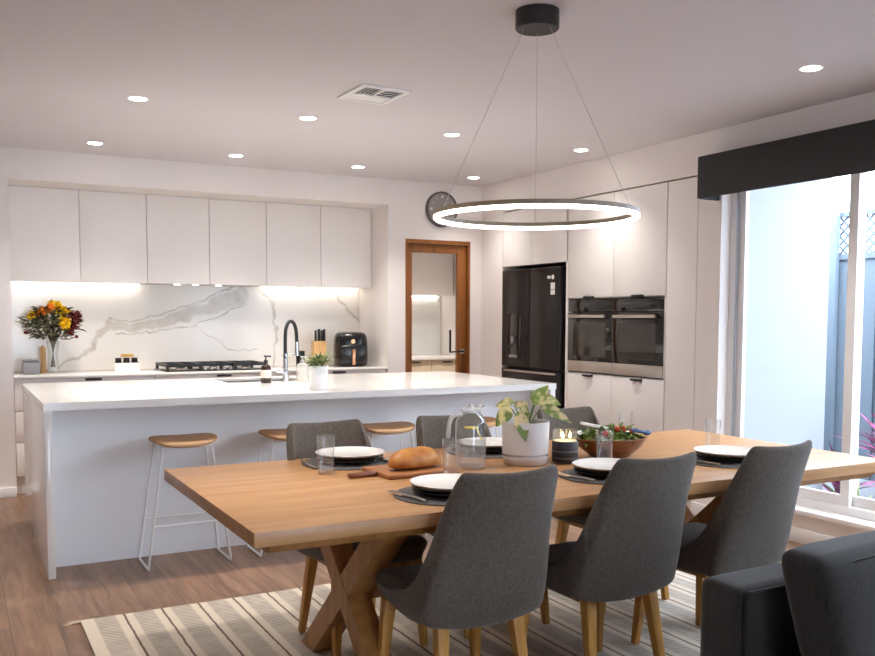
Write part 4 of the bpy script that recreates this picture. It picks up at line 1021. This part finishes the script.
# ------------------------------------------------------------------ sofa
sf = thing('sofa', 'charcoal fabric sofa with its back to the dining table', 'sofa', (2.87, 1.4, 0))
def soft(name, x0, x1, y0, y1, z0, z1, bev, m, parent, puff=0.0, tilt=0.0, seg=4):
    b = MB().box(x0, x1, y0, y1, z0, z1)
    NC = 8
    bmesh.ops.subdivide_edges(b.bm, edges=b.bm.edges[:], cuts=NC, use_grid_fill=True)
    cx_, cy_, cz_ = (x0+x1)/2, (y0+y1)/2, (z0+z1)/2
    hx_, hy_, hz_ = (x1-x0)/2, (y1-y0)/2, (z1-z0)/2
    def rm(t, h):
        k = round((t/h+1)/2*(NC+1)); q = min(bev/h, .45)
        if k <= 0: return -h
        if k >= NC+1: return h
        return h*(-1+q+(k-1)/(NC-1)*(2-2*q))
    for v in b.bm.verts: v.co = Vector((cx_+rm(v.co.x-cx_, hx_), cy_+rm(v.co.y-cy_, hy_), cz_+rm(v.co.z-cz_, hz_)))
    for v in b.bm.verts:
        p = Vector((v.co.x-cx_, v.co.y-cy_, v.co.z-cz_))
        q = Vector((max(-hx_+bev, min(hx_-bev, p.x)), max(-hy_+bev, min(hy_-bev, p.y)), max(-hz_+bev, min(hz_-bev, p.z))))
        # squash so the subdivided box has rounded edges
        e = p-q
        if e.length > 1e-6:
            cnt = sum(abs(c) > 1e-6 for c in e)
            if cnt > 1: p = q+e.normalized()*bev
        n = Vector((p.x/hx_, p.y/hy_, p.z/hz_))
        p.y += puff*(1-n.x**2)*(1-n.z**2)*n.y
        p.z += puff*.6*(1-n.x**2)*(1-n.y**2)*n.z
        if tilt: p.y -= tilt*(1-(p.z+hz_)/(2*hz_))
        v.co = p+Vector((cx_, cy_, cz_))
    o = b.build(name, m, parent, ang=180)
    md = o.modifiers.new('s', 'SUBSURF'); md.levels = md.render_levels = 2
    return o
soft('back_frame', -1.035, 1.2, .27, .44, .06, .642, .03, SOFAF, sf)
soft('seat_base', -1.0, 1.2, -.5, .265, .06, .3, .03, SOFAF, sf)
for k in range(2): soft('seat_cushion', -.99+k*1.09, -.99+(k+1)*1.09-.01, -.5, .24, .302, .45, .04, SOFAF, sf, .015)
for k in range(2):
    bcu = soft('back_cushion', -.955+k*1.07, -.955+(k+1)*1.07-.01, .085, .26, .44, .755, .045, SOFAF, sf, .02, .10)
    x0, x1 = -.955+k*1.07, -.955+(k+1)*1.07-.01
    MB().tube(smooth_pts([(x0+.01, .06, .56), (x0+.01, .085, .68), (x0+.04, .098, .735), (x0+.5, .075, .752), (x1-.04, .098, .735), (x1-.01, .06, .56)], 2), .005, 6).build('piping', SOFAP, bcu)
MB().tube([(-1.02, .272, .15), (-1.02, .272, .61), (-1.005, .275, .627), (0, .275, .629), (1.19, .275, .629)], .005, 6).build('piping', SOFAP, sf)
for x in (-.92, 1.12):
    for y in (-.42, .42): MB().cyl((x, y, 0), (x, y, .07), .022, .028).build('leg', BLACK, sf)

# ------------------------------------------------------------------ outside the window
struct(MB().box(4.72, 14, -8, 4.36, -.14, -.04).box(5.57, 14, 4.36, 14, -.14, -.04).build('ground_outside', GRAVEL, smooth=False), 'grey gravel garden bed outside the window', 'ground')
fc = thing('boundary_fence', 'blue grey steel fence with a lattice top outside the window', 'fence', (7.0, 3.0, -.04))
b = MB()
y = -9.0
while y < 7.0:
    b.box(0, .03, y, y+.17, 0, 1.93).box(.02, .03, y+.17, y+.2, 0, 1.93); y += .2
b.build('fence_panel', FENCE, fc, smooth=False)
MB().box(-.02, .05, -9, 7, 1.93, 1.98).box(-.02, .05, -9, 7, 2.31, 2.35).build('rail', FENCE, fc, smooth=False)
lt = MB(); k = -9.0
while k < 7:
    lt.beam((.01, k, 1.98), (.01, k+.33, 2.31), .022, .008, up=(1, 0, 0)).beam((.02, k+.33, 1.98), (.02, k, 2.31), .022, .008, up=(1, 0, 0)); k += .085
lt.build('lattice', FENCE, fc, smooth=False)
for py in (2.39, 0.0, 4.8, -2.4): MB().box(-.07, -.02, py-.04, py+.04, 0, 2.37, .004).build('fence_post', FENCE, fc)
hg = thing('hanging_ornament', 'small blue ornament hanging on the fence lattice', 'ornament', (6.91, 2.33, 1.9))
MB().lathe([(0, 0), (.03, .02), (.035, .1), (.02, .2), (0, .25)], n=14).build('ornament_body', BLUE, hg)
MB().cyl((0, 0, .25), (0, 0, .33), .004).build('hook', STEEL, hg)
def strappy(name, lab, cat, loc, n, L, W, m, seed, spread=.6, stem=.0):
    q = random.Random(seed)
    t = thing(name, lab, cat, loc)
    b = MB()
    for k in range(n):
        a = q.uniform(0, 2*math.pi); e = q.uniform(.5, 1.45)
        dv = Vector((math.cos(a)*math.cos(e), math.sin(a)*math.cos(e), math.sin(e)))
        b.leaf((math.cos(a)*.02, math.sin(a)*.02, stem+q.uniform(-.06, .04)), dv, (0, 0, 1) if e < 1.3 else (1, 0, .2), L*q.uniform(.7, 1.1), W*q.uniform(.7, 1.1), spread*q.uniform(.5, 1.2), .3, rows=8)
    b.build('foliage', m, t, recalc=False)
    if stem: MB().tube([(0, 0, 0), (.01, .01, stem*.5), (0, 0, stem)], .014, 8).build('stem', STEMM, t)
    return t
strappy('cordyline_plant', 'magenta leaved cordyline at the foot of the fence outside, beside the window mullion', 'plant', (6.32, 4.25, -.04), 46, .5, .07, PURP, 2, .35, .28)
strappy('cordyline_plant', 'magenta leaved cordyline outside the window, nearest the table end', 'plant', (5.62, 3.62, -.04), 60, .5, .07, PURP, 4, .4, .3)
strappy('cordyline_plant', 'low magenta cordyline by the end of the white outside wall', 'plant', (5.75, 4.35, -.04), 22, .38, .05, PURP, 9, .4, .12)
strappy('strappy_plant', 'lime green strappy plant outside, low behind the table end', 'plant', (5.28, 3.86, -.04), 34, .42, .03, STRAP, 6, .75)
tag(MB().box(-.22, .22, -.04, .04, 0, .05, .012).build('garden_edging', BLACK, loc=(4.98, 4.28, -.04)), 'short black edging strip at the foot of the white outside wall', 'garden edging')

# ------------------------------------------------------------------ daylight
W = bpy.data.worlds.new('overcast_sky'); S.world = W; W.use_nodes = True
bg = W.node_tree.nodes['Background']; bg.inputs[0].default_value = (.79, .88, 1.0, 1); bg.inputs[1].default_value = 6.8

# ------------------------------------------------------------------ camera
cam = bpy.data.cameras.new('camera'); co = bpy.data.objects.new('camera', cam); COL.objects.link(co)
yaw, pit, rol = R(28.4953), R(3.8045), R(.1609)
F = Vector((math.sin(yaw)*math.cos(pit), math.cos(yaw)*math.cos(pit), -math.sin(pit)))
Rt = Vector((math.cos(yaw), -math.sin(yaw), 0)); U = Rt.cross(F)
r_ = math.cos(rol)*Rt+math.sin(rol)*U; u_ = -math.sin(rol)*Rt+math.cos(rol)*U
Mx = Matrix((( r_.x, u_.x, -F.x, 0), (r_.y, u_.y, -F.y, 0), (r_.z, u_.z, -F.z, 1.3633), (0, 0, 0, 1)))
co.matrix_world = Mx
cam.sensor_width = 36; cam.lens = 894.97/875*36
cam.shift_y = (377.44-328)/875
cam.clip_start = .05
S.camera = co
S.view_settings.view_transform = 'Standard'; S.view_settings.look = 'None'; S.view_settings.gamma = 1
S.view_settings.exposure = 1.2
S.view_settings.use_curve_mapping = False
S.cycles.use_denoising = True
S.cycles.max_bounces = 10
S.cycles.diffuse_bounces = 6
S.cycles.transparent_max_bounces = 24
S.cycles.caustics_reflective = False; S.cycles.caustics_refractive = False
